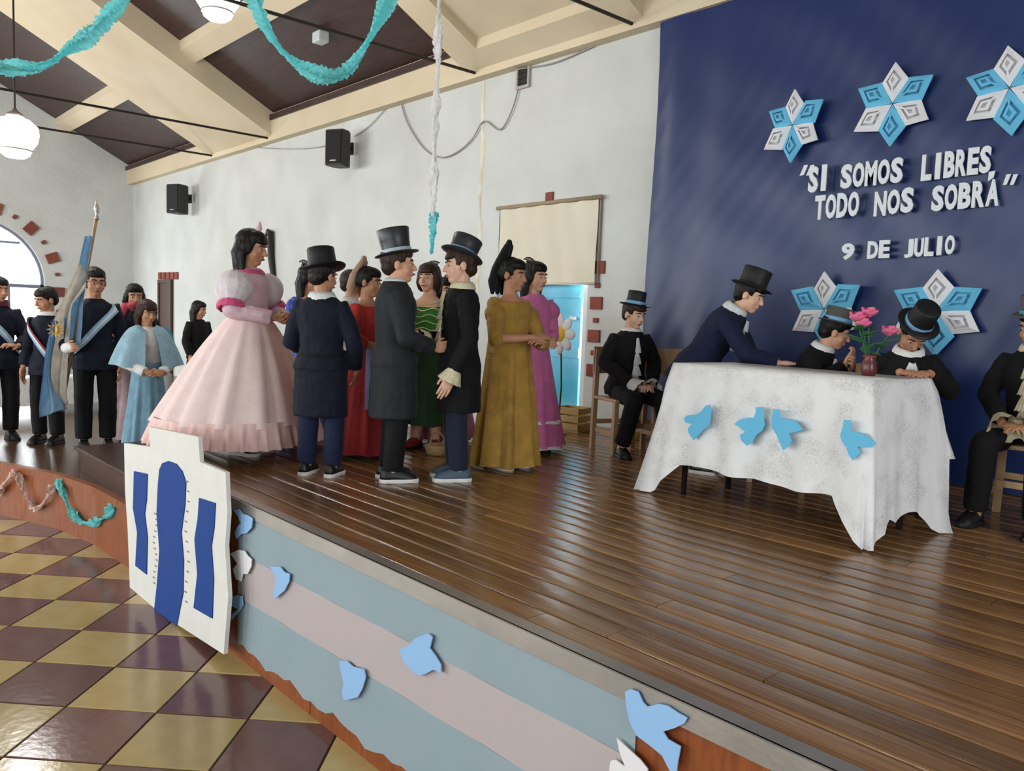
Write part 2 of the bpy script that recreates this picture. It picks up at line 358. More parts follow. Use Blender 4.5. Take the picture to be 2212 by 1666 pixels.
# stained seam down the wall, vent, cables, iron hook
bm = bmesh.new(); sx = ony(1047, 160, WY).x
M_STAIN = mat('ochre_stained_plaster', (206, 192, 160), .85, .2, bump=.5, bscale=12, var=.9, vscale=5, rgb2=(226, 224, 216))
prev = None; rs = []
for k in range(30):
    z = ST + (WTOP-.03-ST)*k/29; w = .028+.012*math.sin(k*1.7)+.008*math.sin(k*.6); c = sx+.012*math.sin(k*.9)
    rs.append([(c-w, WY-.001, z), (c-w*.5, WY-.012, z), (c+w*.5, WY-.012, z), (c+w, WY-.001, z)])
rings(bm, rs, False, False, closed=False)
o = obj('plaster_seam', bm, M_STAIN, wall_back, smooth=True); o['label'] = 'ochre stained vertical seam'
p = ony(1133, 160, WY)
vt = empty('wall_vent', 'small dark square vent with pale frame high on the white wall', 'vent', (p.x, WY, p.z))
bm = bmesh.new()
for a in ((-.10, .10, -.03, 0, -.15, -.12), (-.10, .10, -.03, 0, .12, .15), (-.10, -.075, -.03, 0, -.12, .12), (.075, .10, -.03, 0, -.12, .12)): box(bm, *a)
obj('vent_frame', bm, mat('vent_frame_paint', (170, 164, 158), .6), vt); obj('vent_backing', B(-.075, .075, -.012, -.002, -.12, .12), M_IRON, vt)
for k in range(4): obj('slat', B(-.075, .075, -.022, -.012, -.1+k*.055, -.085+k*.055), M_IRON, vt)
M_CABLE = mat('grey_cable', (150, 148, 142), .6)
def cable(name, pxs, label, rad=.008, off=.025, mt=None):
    pts = [ony(x, y, WY-off) for x, y in pxs]; fine = []
    for i in range(len(pts)-1):
        p0 = pts[max(i-1, 0)]; p1 = pts[i]; p2 = pts[i+1]; p3 = pts[min(i+2, len(pts)-1)]
        for k in range(6):
            t = k/6; fine.append(.5*((2*p1)+(p2-p0)*t+(2*p0-5*p1+4*p2-p3)*t*t+(3*p1-p0-3*p2+p3)*t**3))
    fine.append(pts[-1]); bm = bmesh.new(); tube(bm, fine, [rad]*len(fine), 6, False)
    return tag(obj(name, bm, mt or M_CABLE, smooth=True), label, 'cable')
cable('cable', [(862, 205), (880, 265), (915, 320), (950, 340), (985, 330), (1020, 300), (1045, 262), (1080, 280), (1105, 240), (1120, 190)], 'thin grey cable sagging across the wall towards the small vent')
cable('cable', [(850, 215), (800, 270), (765, 295)], 'thin grey cable dropping from the eaves to the nearer wall speaker', .006)
cable('cable', [(740, 300), (690, 318), (620, 322), (540, 318)], 'thin grey cable running from the nearer speaker to the far beam', .006)
cable('cable', [(1410, 48), (1300, 92), (1200, 135), (1130, 148), (1060, 160)], 'thin grey cable following the eaves beside the blue curtain', .007)
p0, p1 = ony(592, 503, WY), ony(596, 606, WY)
bm = bmesh.new(); tube(bm, [(p0.x-.16, WY-.05, p0.z-.03), (p0.x-.08, WY-.06, p0.z+.03), (p0.x, WY-.06, p0.z), (p0.x, WY-.05, (p0.z+p1.z)/2), (p1.x, WY-.04, p1.z)], [.03, .035, .05, .055, .04], 8)
tag(obj('iron_hook', bm, M_IRON, smooth=True), 'dark iron bar with hooked top fixed to the white wall', 'hook')
# far dark doorway in the long wall with a brick row above
a, b = ony(349, 612, WY), ony(372, 612, WY)
d2 = empty('door_2', 'dark wooden door under a row of bricks at the far end of the long wall', 'door', ((a.x+b.x)/2, WY, 0), kind='structure')
w = (b.x-a.x)/2
obj('door_leaf', B(-w, w, -.04, 0, LO, a.z, .006), M_DARKW, d2); obj('door_frame', B(-w-.07, -w, -.06, 0, LO, a.z+.07), M_DARKW, d2); obj('door_frame', B(w, w+.07, -.06, 0, LO, a.z+.07), M_DARKW, d2); obj('door_frame', B(-w, w, -.06, 0, a.z, a.z+.07), M_DARKW, d2)
for k in range(5):
    c = ony(347+k*9, 596, WY); obj('brick', B(-.075, .075, -.03, .02, -.07, .07, .006), M_BRICK, wall_back, (c.x, WY, c.z))
# ------------------------------------------------------------------ stage door: opening, roller blind, half open blue leaf, brick quoins
d1 = empty('door_1', 'stage doorway with a sky blue painted leaf standing ajar', 'door', (DX0, WY, ST), kind='structure')
M_BDOOR = mat('sky_blue_door_paint', (132, 206, 240), .35, .4, var=1, vscale=2.2, rgb2=(70, 176, 206))
leafw = 1.17
hinge = empty('door_leaf', None, None); hinge.parent = d1; hinge.location = (0.02, .12, 0); hinge.rotation_euler = (0, 0, math.radians(2))
bpy.data.objects.remove(hinge)
lf = obj('door_leaf', B(.02, leafw, .10, .14, .03, DZ1-ST-.02, .004), M_BDOOR, d1)
obj('rail', B(.02, leafw, .085, .10, .62, .72), M_BDOOR, lf); obj('rail', B(.02, leafw, .085, .10, 1.22, 1.30), M_BDOOR, lf); obj('handle', B(leafw-.12, leafw-.04, .06, .085, 1.0, 1.03), M_ALU, lf)
M_WPAINT = mat('white_gloss_paint', (224, 228, 232), .4)
obj('door_frame', B(DX1-DX0-.05, DX1-DX0, .0, .3, 0, DZ1-ST), M_WPAINT, d1); obj('door_frame', B(0, .03, .05, .3, 0, DZ1-ST), M_WPAINT, d1); obj('door_frame', B(.03, DX1-DX0-.05, .05, .3, DZ1-ST-.05, DZ1-ST), M_WPAINT, d1)
for z in (.45, .98): obj('rail', B(leafw+.01, DX1-DX0-.05, .14, .17, z, z+.035), M_IRON, d1)
obj('threshold', B(0, DX1-DX0, -.02, .3, -.03, .02), M_WPAINT, d1)
bl = empty('roller_blind', 'cream cloth roller blind covering the top of the stage doorway', 'blind', (0, 0, 0))
A, Bq = ony(1080, 452, WY-.05), ony(1292, 430, WY-.05); zb = ony(1275, 612, WY-.05).z
bm = bmesh.new(); rs = []
for k in range(17):
    t = k/16; rs.append([(A.x+(Bq.x-A.x)*(i/24), WY-.045-.012*math.sin(i*.55+t*3)*t - .01*math.sin(i*1.3-t*5), A.z+(zb-A.z)*t + .0*i) for i in range(25)])
rings(bm, rs, False, False, False)
M_BLIND = mat('cream_canvas', (216, 209, 190), .85, .2, bump=.15, bscale=60, var=.4, vscale=2, rgb2=(204, 196, 174))
obj('blind_cloth', bm, M_BLIND, bl, smooth=True)
bm = bmesh.new(); tube(bm, [(A.x-.05, WY-.045, A.z+.01), (Bq.x+.04, WY-.045, A.z+.01)], [.022, .022], 10, False); obj('roller', bm, mat('roller_wood', (150, 132, 104), .6), bl, smooth=True)
bm = bmesh.new(); tube(bm, [(A.x, WY-.05, zb), (Bq.x, WY-.05, zb)], [.012, .012], 8, False); obj('bottom_bar', bm, M_BLIND, bl, smooth=True)
obj('side_strip', B(Bq.x+.005, Bq.x+.02, WY-.03, WY, zb, A.z), mat('strip_brown', (140, 128, 112), .7), bl)
for x, y, s in ((1290, 578, 1), (1287, 617, .4), (1284, 655, 1), (1283, 692, .4), (1279, 726, 1), (1184, 425, .7), (1278, 762, .4), (1276, 800, 1)):
    p = ony(x, y, WY); obj('brick', B(-.075*s, .075*s, -.02, .03, -.06*s, .06*s, .006), M_BRICK, wall_back, (p.x+.03, WY, p.z))
# ------------------------------------------------------------------ stage
SX0, SX1 = -5.75, 4.3
stage = empty('stage', 'raised stage with varnished plank deck and reddish panelled front', 'stage', (0, 0, 0), kind='structure')
obj('stage_base', B(SX0, SX1, FY+.03, WY-.001, 0, ST-.03), M_DARKW, stage)
PITCH = .1165
def plank_mesh(wd, th=.028, c=.008):
    bm = bmesh.new(); h = wd/2-.0035
    prof = [(-h, -th), (-h, -c), (-h+c*.35, -c*.3), (-h+c, 0), (-h*.3, .0012), (h*.3, .0012), (h-c, 0), (h-c*.35, -c*.3), (h, -c), (h, -th)]
    rings(bm, [[(x, y, z) for y, z in prof] for x in (0, .5, 1)])
    me = bpy.data.meshes.new('plank'); bmesh.ops.recalc_face_normals(bm, faces=bm.faces[:]); bm.to_mesh(me); bm.free(); me.materials.append(M_PLANK); return me
pm = plank_mesh(PITCH)
rows = int((WY-FY-.05)/PITCH)
for k in range(rows+1):
    y = 1.924 + PITCH*(k-1) + PITCH/2
    if y+PITCH/2 > WY: break
    x = SX0; first = random.uniform(.6, 3.0)
    while x < SX1-.01:
        L = first if x == SX0 else random.uniform(2.4, 3.4)
        if x+L > SX1-.5: L = SX1-x
        o = obj('plank', pm, None, stage, (x+.0015, y, ST-.0012+random.uniform(-.0012, .0012))); o.scale = (L-.003, 1, 1); o.rotation_euler = (random.uniform(-.006, .006), 0, 0)
        x += L
bm = bmesh.new(); box(bm, SX0, SX1, FY-.012, FY+.052, ST-.002, ST+.006); box(bm, SX0, SX1, FY-.016, FY-.002, ST-.062, ST+.006)
bmesh.ops.bevel(bm, geom=[e for e in bm.edges], offset=.002, segments=1, affect='EDGES')
o = obj('edge_trim', bm, M_ALU, stage); o['label'] = 'aluminium edging along the stage front'
obj('front_board', B(SX0, SX1, FY+.052, 1.924-PITCH+.002, ST-.03, ST-.001), M_DARKW, stage)
for k in range(8): x = SX0+k*(SX1-SX0)/8; obj('front_panel', B(x+.003, x+(SX1-SX0)/8-.003, FY, FY+.03, .0, ST-.005, .002), M_ORANGE, stage)
# lower platform in front of the far wing, its front bends towards the hall
low = empty('lower_platform', 'lower dark platform with reddish panelled front beside the stage', 'platform', (0, 0, 0), kind='structure')
fr = [(SX0, 1.77), (-6.6, 1.74), (-7.25, 1.63), (-8.0, 1.36), (-8.9, .98), (-9.9, .55), (-11.2, .2)]
bm = bmesh.new(); top = fr + [(-16.5, .2), (-16.5, WY), (SX0, WY)]
a_ = [bm.verts.new((x, y, LO-.03)) for x, y in top]; b_ = [bm.verts.new((x, y, LO)) for x, y in top]
bm.faces.new(a_); bm.faces.new(b_)
for i in range(len(top)): j = (i+1) % len(top); bm.faces.new((a_[i], a_[j], b_[j], b_[i]))
M_DECK = mat('polished_dark_deck', (92, 66, 46), .22, .5, bump=.1, bscale=14, var=.8, vscale=4, rgb2=(66, 44, 30), stretch=(1, 10, 10))
obj('deck', bm, M_DECK, low)
for (x0, y0), (x1, y1) in zip(fr, fr[1:]):
    d = (V((x1, y1, 0))-V((x0, y0, 0))).normalized(); nrm = V((-d.y, d.x, 0))
    if nrm.y > 0: nrm = -nrm
    bm = bmesh.new(); q = [V((x0, y0, 0)), V((x1, y1, 0))]
    quadbox(bm, [q[0]-nrm*.03, q[1]-nrm*.03, q[1]+nrm*.005, q[0]+nrm*.005] + [v+V((0, 0, LO-.03)) for v in (q[0]-nrm*.03, q[1]-nrm*.03, q[1]+nrm*.005, q[0]+nrm*.005)])
    obj('front_panel', bm, M_ORANGE, low)
    bm = bmesh.new(); quadbox(bm, [v+V((0, 0, LO-.05)) for v in (q[0]-nrm*.04, q[1]-nrm*.04, q[1]+nrm*.02, q[0]+nrm*.02)] + [v+V((0, 0, LO+.006)) for v in (q[0]-nrm*.04, q[1]-nrm*.04, q[1]+nrm*.02, q[0]+nrm*.02)])
    obj('nosing', bm, M_ORANGE, low)
stp = empty('step_block', 'dark wooden step leading from the lower platform up to the stage', 'step', (-6.5, 2.2, LO))
obj('riser', B(-.85, .74, -.38, .4, 0, .17), M_DARKW, stp); obj('tread', B(-.9, .745, -.42, .42, .17, .2, .006), M_DARKW, stp)
# ------------------------------------------------------------------ people
def rotm(yaw=0, pitch=0, roll=0): return (MX.Rotation(math.radians(yaw), 3, 'Z') @ MX.Rotation(math.radians(pitch), 3, 'X') @ MX.Rotation(math.radians(roll), 3, 'Y'))
TORSO = [(.455, .070, .056), (.50, .086, .066), (.545, .084, .064), (.60, .071, .056), (.66, .076, .059), (.72, .088, .064), (.765, .092, .060), (.795, .078, .050), (.818, .046, .040), (.83, .034, .036)]
class Person:
    """local frame: x = the person's right, y = forward, z = up, origin between the feet"""
    def __init__(s, label, base, face, H, skin=M_SKIN, seat=None, lean=0, side=0, head=(0, 0, 0), arms=None, legs=None, spread=.06, group=None, pel_f=0, headfwd=0):
        fv = TOW2*math.cos(math.radians(face)) + RIGHT2*math.sin(math.radians(face))
        s.root = empty('person', label, 'person', base, math.atan2(-fv.x, fv.y), group)
        s.H = H; s.skin = skin; s.seat = seat
        s.pel = V((0, pel_f, .5*H if seat is None else seat + .045*H))
        s.R = rotm(0, -lean, side)
        hd = V((0, .012*H+headfwd, .922*H)); s.hc = s.T(hd)
        s.hM = s.R @ rotm(*head) if lean < 50 else rotm(*head)
        s.hs = .155*H/.215
        s.sh = [s.T((sg*.100*H, -.004*H, .778*H)) for sg in (1, -1)]        # right, left
        s.arms = []
        for k, sg in ((0, 1), (1, -1)):
            a = (arms or {}).get('R' if sg > 0 else 'L')
            if a is None: e, w, hdv, pn, curl = (.135*sg, -.01, .625), (.13*sg, .05, .49), (0, .15, -1), (-sg, 0, 0), .5
            else: e, w, hdv, pn, curl = a
            s.arms.append((s.Hv(e), s.Hv(w), V(hdv).normalized(), V(pn).normalized(), curl))
        s.legs = []
        for k, sg in ((0, 1), (1, -1)):
            a = (legs or {}).get('R' if sg > 0 else 'L')
            hip = s.pel + V((sg*.055*H, 0, -.01*H))
            if a: kn, an = s.Hv(a[0]), s.Hv(a[1])
            elif seat is None: kn, an = V((sg*spread*H, .012*H, .275*H)), V((sg*spread*H, -.005*H, .042*H))
            else: kn, an = V((sg*.07*H, pel_f+.25*H, seat+.02*H)), V((sg*.075*H, pel_f+.25*H, .042*H))
            s.legs.append((hip, kn, an))
        s.body()
    def Hv(s, v): return V(v)*s.H
    def T(s, p):                          # upright torso point -> posed local point
        return s.R @ (V(p)-V((0, 0, .5*s.H))) + s.pel
    def hp(s, p): return s.hc + s.hM @ (V(p)*s.hs)
    def HM(s, extra=None):
        M = MX.Translation(s.hc) @ s.hM.to_4x4() @ MX.Scale(s.hs, 4)
        return M @ extra if extra is not None else M
    def ring(s, z, rx, ry, cx=0, cy=0, n=20):
        H = s.H; return [s.T((cx*H+rx*H*math.cos(2*math.pi*i/n), cy*H+ry*H*math.sin(2*math.pi*i/n), z*H)) for i in range(n)]
    def body(s):
        H = s.H; bm = bmesh.new()
        rings(bm, [s.ring(*t) for t in TORSO])
        for (e, w, d, n_, c), sh in zip(s.arms, s.sh):
            tube(bm, [sh, e], [.030*H, .024*H]); tube(bm, [e, w], [.024*H, .0165*H])
            sd = d.cross(n_).normalized()
            P = w + d*.034*H
            M = MX((( sd.x, n_.x, d.x), (sd.y, n_.y, d.y), (sd.z, n_.z, d.z))).to_4x4(); M.translation = P
            ell(bm, (0, 0, 0), (.027*H, .013*H, .038*H), M, 12, 8)
        for hip, kn, an in s.legs:
            tube(bm, [hip, kn], [.046*H, .036*H]); tube(bm, [kn, kn.lerp(an, .35), an], [.037*H, .038*H, .024*H])
            fwd = V((kn.x-hip.x, kn.y-hip.y, 0)); fwd = V((0, 1, 0)) if s.seat is None or fwd.length < .02 else fwd.normalized()
            tube(bm, [an-V((0, 0, .012*H)), an+fwd*.075*H-V((0, 0, .024*H))], [.024*H, .018*H])
        tube(bm, [s.T((0, -.006*H, .80*H)), s.hp((0, -.012, -.055))], [.036*H, .034*H])
        M = s.HM()
        for c, r in (((0, -.014, .026), (.073, .090, .081)), ((0, .022, -.028), (.057, .060, .074)), ((0, .046, -.084), (.027, .026, .022)), ((.033, .046, -.036), (.024, .022, .024)), ((-.033, .046, -.036), (.024, .022, .024)), ((0, .064, .022), (.048, .016, .013)), ((0, .078, -.060), (.021, .010, .010)), ((.074, -.006, -.012), (.010, .018, .028)), ((-.074, -.006, -.012), (.010, .018, .028)), ((0, .094, -.031), (.014, .012, .010))):
            ell(bm, c, r, M, 14, 9)
        tube(bm, [s.hp((0, .077, .006)), s.hp((0, .095, -.028))], [.008*s.hs, .011*s.hs], 8)
        o = obj('body', bm, s.skin, s.root, smooth=True); s.bodyo = o
        remesh(o, .0052*H/1.35, 3, .32)
        eb = bmesh.new()
        for (e, w, d, n_, curl), sg in zip(s.arms, (1, -1)):
            sd = d.cross(n_).normalized(); end = w + d*.064*H; u = H/1.4
            for i in range(4):
                L = (.030, .036, .034, .026)[i]*u; p = end + sd*(i-1.5)*.0175*u - d*.008*u*abs(i-1.5)
                pts = [p-d*.014*u]; a = 0
                for q in range(3):
                    p = p + (d*math.cos(a)+n_*math.sin(a))*L*(.62 if q else .8); pts.append(p); a += curl*.75
                tube(eb, pts, [.0085*u, .0082*u, .0076*u, .006*u], 7)
            # thumb leaves the side of the palm near its base
            tsd = sd if sd.dot(V((-sg, 0, .3)) + V((0, .6, 0))) > 0 else -sd
            p = w + d*.022*H + tsd*.020*H
            tube(eb, [p-tsd*.010*H, p+tsd*.014*H+d*.014*H+n_*.006*H, p+tsd*.014*H+d*.034*H+n_*.014*H], [.0105*u, .0095*u, .007*u], 7)
        for f in eb.faces: f.smooth = True
        EXTRA[o] = eb
        # eyes, brows, lips as parts of the body
        for sg in (1, -1):
            b = bmesh.new(); ell(b, (sg*.029, .0690, -.003), (.0120, .0085, .0056), M, 10, 7); e_ = obj('eye', b, M_EYEW, s.root, smooth=True)
            b = bmesh.new(); ell(b, (sg*.029, .0752, -.003), (.0060, .0035, .0054), M, 10, 7); obj('iris', b, M_EYED, e_, smooth=True)
            b = bmesh.new(); tube(b, [s.hp((sg*.014, .081, .019)), s.hp((sg*.030, .079, .024)), s.hp((sg*.046, .068, .018))], [.0035*s.hs, .004*s.hs, .0025*s.hs], 6); obj('eyebrow', b, M_BROW, s.root, smooth=True)
        b = bmesh.new(); tube(b, [s.hp((-.021, .080, -.060)), s.hp((0, .0885, -.0585)), s.hp((.021, .080, -.060))], [.003*s.hs, .0058*s.hs, .003*s.hs], 6); obj('lips', b, M_LIP, s.root, smooth=True)
    # ---- clothes
    def coat(s, mt, hem=.44, name='coat', grow=.012, flare=.0, sleeve=.94, slack=1.0, vox=.0085, top=.84, cuff=1.0, arms=True, disp=.016, armk=1.0):
        H = s.H; bm = bmesh.new(); g = grow
        rr = [(t[0], t[1]+(.018 if t[0] < .52 else .008 if t[0] < .56 else 0), t[2]+(.012 if t[0] < .52 else 0)) for t in TORSO if t[0] > max(hem, .46) and t[0] <= top]
        rs = []
        if hem < .5:
            k = 5
            for i in range(k):
                z = hem + (.50-hem)*i/(k-1)*.98; t = (i/(k-1))
                w = .116 + flare*(1-t); rs.append(s.ring(z, w+g-.012, .088+g-.012+flare*.9*(1-t)))
        for z, rx, ry in rr: rs.append(s.ring(z, rx*slack+g, ry*slack+g))
        rings(bm, rs)
        for a, sh in zip(s.arms, s.sh):
            if not arms: break
            e, w = a[0], a[1]; q = e.lerp(w, sleeve)
            tube(bm, [s.T((0, 0, .74*H)).lerp(sh, .35), sh, sh.lerp(e, .5), e], [.040*H, .041*H*slack*armk, .041*H*slack*armk, .037*H*slack*armk])
            tube(bm, [e, e.lerp(q, .5), q], [.038*H*slack*armk, .036*H*slack*armk, .031*H*cuff], roundcap=False)
        o = obj(name, bm, mt, s.root, smooth=True); remesh(o, vox, 2, .5, disp, .065); return o
    def lapels(s, mt):
        H = s.H; bm = bmesh.new()
        for sg in (1, -1):
            pts = [s.T((sg*.040*H, .045*H, .825*H)), s.T((sg*.046*H, .071*H, .76*H)), s.T((sg*.016*H, .084*H, .66*H))]
            tube(bm, pts, [.016*H, .022*H, .008*H], 8)
        return obj('lapels', bm, mt, s.root, smooth=True)
    def trousers(s, mt, end=.93, disp=.010):
        H = s.H; bm = bmesh.new()
        for hip, kn, an in s.legs:
            q = kn.lerp(an, end)
            tube(bm, [hip, hip.lerp(kn, .5), kn], [.056*H, .053*H, .049*H]); tube(bm, [kn, kn.lerp(q, .5), q], [.049*H, .047*H, .044*H], roundcap=False)
        c = s.pel; ell(bm, c, (.092*H, .070*H, .06*H))
        o = obj('trousers', bm, mt, s.root, smooth=True); remesh(o, .0105, 3, .45, disp, .09); return o
    def shoes(s, up, sole, big=1.0):
        H = s.H
        for hip, kn, an in s.legs:
            fwd = V((kn.x-hip.x, kn.y-hip.y, 0)); fwd = V((0, 1, 0)) if s.seat is None or fwd.length < .02 else fwd.normalized()
            rt = V((fwd.y, -fwd.x, 0)); o0 = V((an.x, an.y, an.z-.042*H))
            def out(k, z, grow=0):
                sh = [(-.055, 0.0), (-.050, .018), (-.03, .026), (.0, .026), (.04, .030), (.08, .031), (.105, .022), (.113, 0.0)]
                L = [(f_, w_) for f_, w_ in sh] + [(f_, -w_) for f_, w_ in sh[-2:0:-1]]
                return [o0 + fwd*(f_*(1+grow)*H*.92*big) + rt*(w_*(1+grow*1.5)*H*k*big) + V((0, 0, z)) for f_, w_ in L]
            bm = bmesh.new()
            hz = lambda f_: .018 + (.045 if f_ < .02 else .045-(f_-.02)*.38)*1.0
            base = out(1, .016)
            rs = [base]
            for t in (.35, .7, 1.0):
                ring_ = []
                for p in base:
                    f_ = (p-o0).dot(fwd)/(H*.92*big); lat = (p-o0).dot(rt)
                    ring_.append(o0 + fwd*((f_*(1-.12*t))*H*.92*big) + rt*lat*(1-.45*t*t) + V((0, 0, .016 + hz(f_)*H*.8*t)))
                rs.append(ring_)
            rings(bm, rs)
            so = obj('shoe', bm, up, s.root, smooth=True)
            bm = bmesh.new(); rings(bm, [out(1.03, .0, .02), out(1.05, .012, .03), out(1.0, .022, .01)]); obj('sole', bm, sole, so)
    def hat(s, mt, band=None, tilt=(0, 8, 0), h=.125, r0=.082, r1=.088, brim=.038, curl=.012, up=.062, dent=0, back=-.012):
        M = s.HM(MX.Translation((0, back, up)) @ rotm(*tilt).to_4x4())
        bm = bmesh.new(); n = 32
        prof = [(r0-.006, -.004), (r0+brim*.5, -.002), (r0+brim, .0), (r0+brim+.003, .004), (r0+brim*.5, .006), (r0+.004, .010), (r0, .03), ((r0+r1)/2-.002, h*.55), (r1, h-.006), (r1-.004, h), (r1*.6, h+.002-dent), (.004, h+.002-dent)]
        def wav(a, q): return 0
        rs = []
        for r_, z in prof:
            row = []
            for i in range(n):
                a = 2*math.pi*i/n; lift = curl*abs(math.cos(a))**1.5*max(0, (r_-r0)/brim) if z < .012 else 0
                row.append(M @ V((r_*math.cos(a)*.97, r_*math.sin(a)*1.06, z+lift)))
            rs.append(row)
        rings(bm, rs, True, True)
        o = obj('top_hat', bm, mt, s.root, smooth=True)
        if band:
            bm = bmesh.new(); pr = [(r0+.0035, .010), (r0+.0055, .013), (r0+.004, .030), (r0+.002, .034)]
            rs = [[M @ V((r_*math.cos(2*math.pi*i/n)*.97, r_*math.sin(2*math.pi*i/n)*1.06, z)) for i in range(n)] for r_, z in pr]
            rings(bm, rs, False, False); obj('hat_band', bm, band, o, smooth=True)
        return o
    def hair(s, mt, style='short', fringe=False, length=.2, ears=False):
        bm = bmesh.new(); M = s.HM()
        ell(bm, (0, -.024, .032), (.081, .092, .084), M, 18, 12)
        ell(bm, (0, .012, .060), (.070, .070, .050), M, 16, 10)
        if style == 'short':
            ell(bm, (0, -.055, -.015), (.066, .052, .055), M)
            if fringe: ell(bm, (0, .060, .048), (.055, .028, .022), M)
        else:
            for sg in (1, -1):
                if style != 'tied': ell(bm, (sg*.064, -.020, .0), (.022, .055, .06), M)
                else: ell(bm, (sg*.050, -.040, .005), (.030, .055, .05), M)
            if fringe:
                ell(bm, (0, .062, .046), (.056, .026, .024), M)
            for i in range(9 if style != 'tied' else 0):
                a = math.radians(-100 + i*25); x = .066*math.sin(a); y = -.022-.060*math.cos(a)
                tip = s.hp((x*1.12, y-.012, 0)); tip.z = s.hp((0, 0, -.05)).z - length*(.85+.2*math.sin(i*2.3))
                tube(bm, [s.hp((x*.95, y, .02)), s.hp((x*1.1, y-.012, -.05)), tip], [.026*s.hs, .029*s.hs, .012*s.hs], 8)
            if style == 'bob':
                for sg in (1, -1): tube(bm, [s.hp((sg*.068, .012, .03)), s.hp((sg*.074, .02, -.04)), s.hp((sg*.066, .016, -.085))], [.020*s.hs, .020*s.hs, .012*s.hs], 8)
            if style == 'tied': ell(bm, (0, -.105, .03), (.04, .035, .04), M)
        o = obj('hair', bm, mt, s.root, smooth=True); remesh(o, .0062, 2, .5, .006, .03); return o
    def collar(s, mt, r=.044, h=.028, z=.822, open_=0, name='shirt_collar'):
        H = s.H; bm = bmesh.new(); n = 20
        rs = [[s.T(((rr*H)*math.cos(2*math.pi*i/n), (rr*H*.95)*math.sin(2*math.pi*i/n)-.004*H, (z+dz)*H)) for i in range(n)] for rr, dz in ((r+.012, 0), (r+.006, h*.6), (r-.004, h), (r-.012, h*.7))]
        rings(bm, rs, False, False); return obj(name, bm, mt, s.root, smooth=True)
    def jabot(s, mt, z0=.815, z1=.64, w=.05, f=.078, name='jabot', tiers=4):
        H = s.H; bm = bmesh.new()
        for t in range(tiers):
            zt = z0 + (z1-z0)*t/tiers; zb_ = z0 + (z1-z0)*(t+1.25)/tiers; ww = w*(.55+.45*t/max(1, tiers-1)); rs = []
            for q in range(5):
                u = q/4; zz = zt+(zb_-zt)*u; row = []
                for i in range(25):
                    a = i/24*2-1; row.append(s.T((a*ww*(.35+.65*u)*H, (f + .004*t + u*.016 + .008*u*math.sin(i*1.6+t) - .012*a*a)*H, zz*H)))
                rs.append(row)
            rings(bm, rs, False, False, False)
        return obj(name, bm, mt, s.root, smooth=True)
    def cuffs(s, mt, big=1.0, name='cuff'):
        H = s.H
        for e, w, d, n_, c in s.arms:
            dr = (w-e).normalized(); a = dr.orthogonal().normalized(); b = dr.cross(a); bm = bmesh.new(); n = 30; rs = []
            for q in range(5):
                u = q/4; rs.append([w + dr*((u-.55)*.045*H*big) + (a*math.cos(2*math.pi*i/n)+b*math.sin(2*math.pi*i/n))*(.026+.018*u*big + .006*u*math.sin(i*2.1))*H for i in range(n)])
            rings(bm, rs, False, False); obj(name, bm, mt, s.root, smooth=True)
    def sash(s, mts, z0=.62, slope=.16, grow=.026, w=.05, sg=1):
        H = s.H; bm = bmesh.new(); n = 40; k = len(mts); allr = []
        for q in range(k+1):
            row = []
            for i in range(n):
                a = 2*math.pi*i/n; x = math.cos(a); zz = z0 + sg*slope*x + (q/k-.5)*w
                zz = min(zz, .806)
                j = max(0, min(len(TORSO)-2, next((m_ for m_ in range(len(TORSO)-1) if TORSO[m_+1][0] >= zz), 0)))
                t = (zz-TORSO[j][0])/(TORSO[j+1][0]-TORSO[j][0]); t = max(0, min(1, t))
                rx = TORSO[j][1]+(TORSO[j+1][1]-TORSO[j][1])*t; ry = TORSO[j][2]+(TORSO[j+1][2]-TORSO[j][2])*t
                row.append(bm.verts.new(s.T(((rx+grow)*math.cos(a)*H, (ry+grow)*math.sin(a)*H, zz*H))))
            allr.append(row)
        for q in range(k):
            for i in range(n):
                f = bm.faces.new((allr[q][i], allr[q][(i+1) % n], allr[q+1][(i+1) % n], allr[q+1][i])); f.material_index = q
        return obj('sash', bm, list(mts), s.root, smooth=True)
    def skirt(s, mt, z0=.60, z1=.02, r0=.095, r1=.24, nw=14, amp=.012, power=1.0, name='skirt', oval=.92, ph=0, cf=0, n=96, k=16, drop=0):
        """bell of cloth between heights z0 and z1 (fractions of the height)"""
        H = s.H; bm = bmesh.new(); rs = []
        for q in range(k+1):
            u = q/k; r_ = r0+(r1-r0)*u**power; z = z0+(z1-z0)*u; row = []
            for i in range(n):
                a = 2*math.pi*i/n; w = amp*u*(math.sin(nw*a+ph)+.5*math.sin((nw*1.7//1)*a+2*ph+u*1.5))*.8
                row.append(V(((r_+w)*H*math.cos(a), (r_*oval+w)*H*math.sin(a)+cf*H*u+s.pel.y, z*H + .004*H*u*math.sin(5*a+ph))))
            rs.append(row)
        rings(bm, rs, False, False)
        return obj(name, bm, mt, s.root, smooth=True)
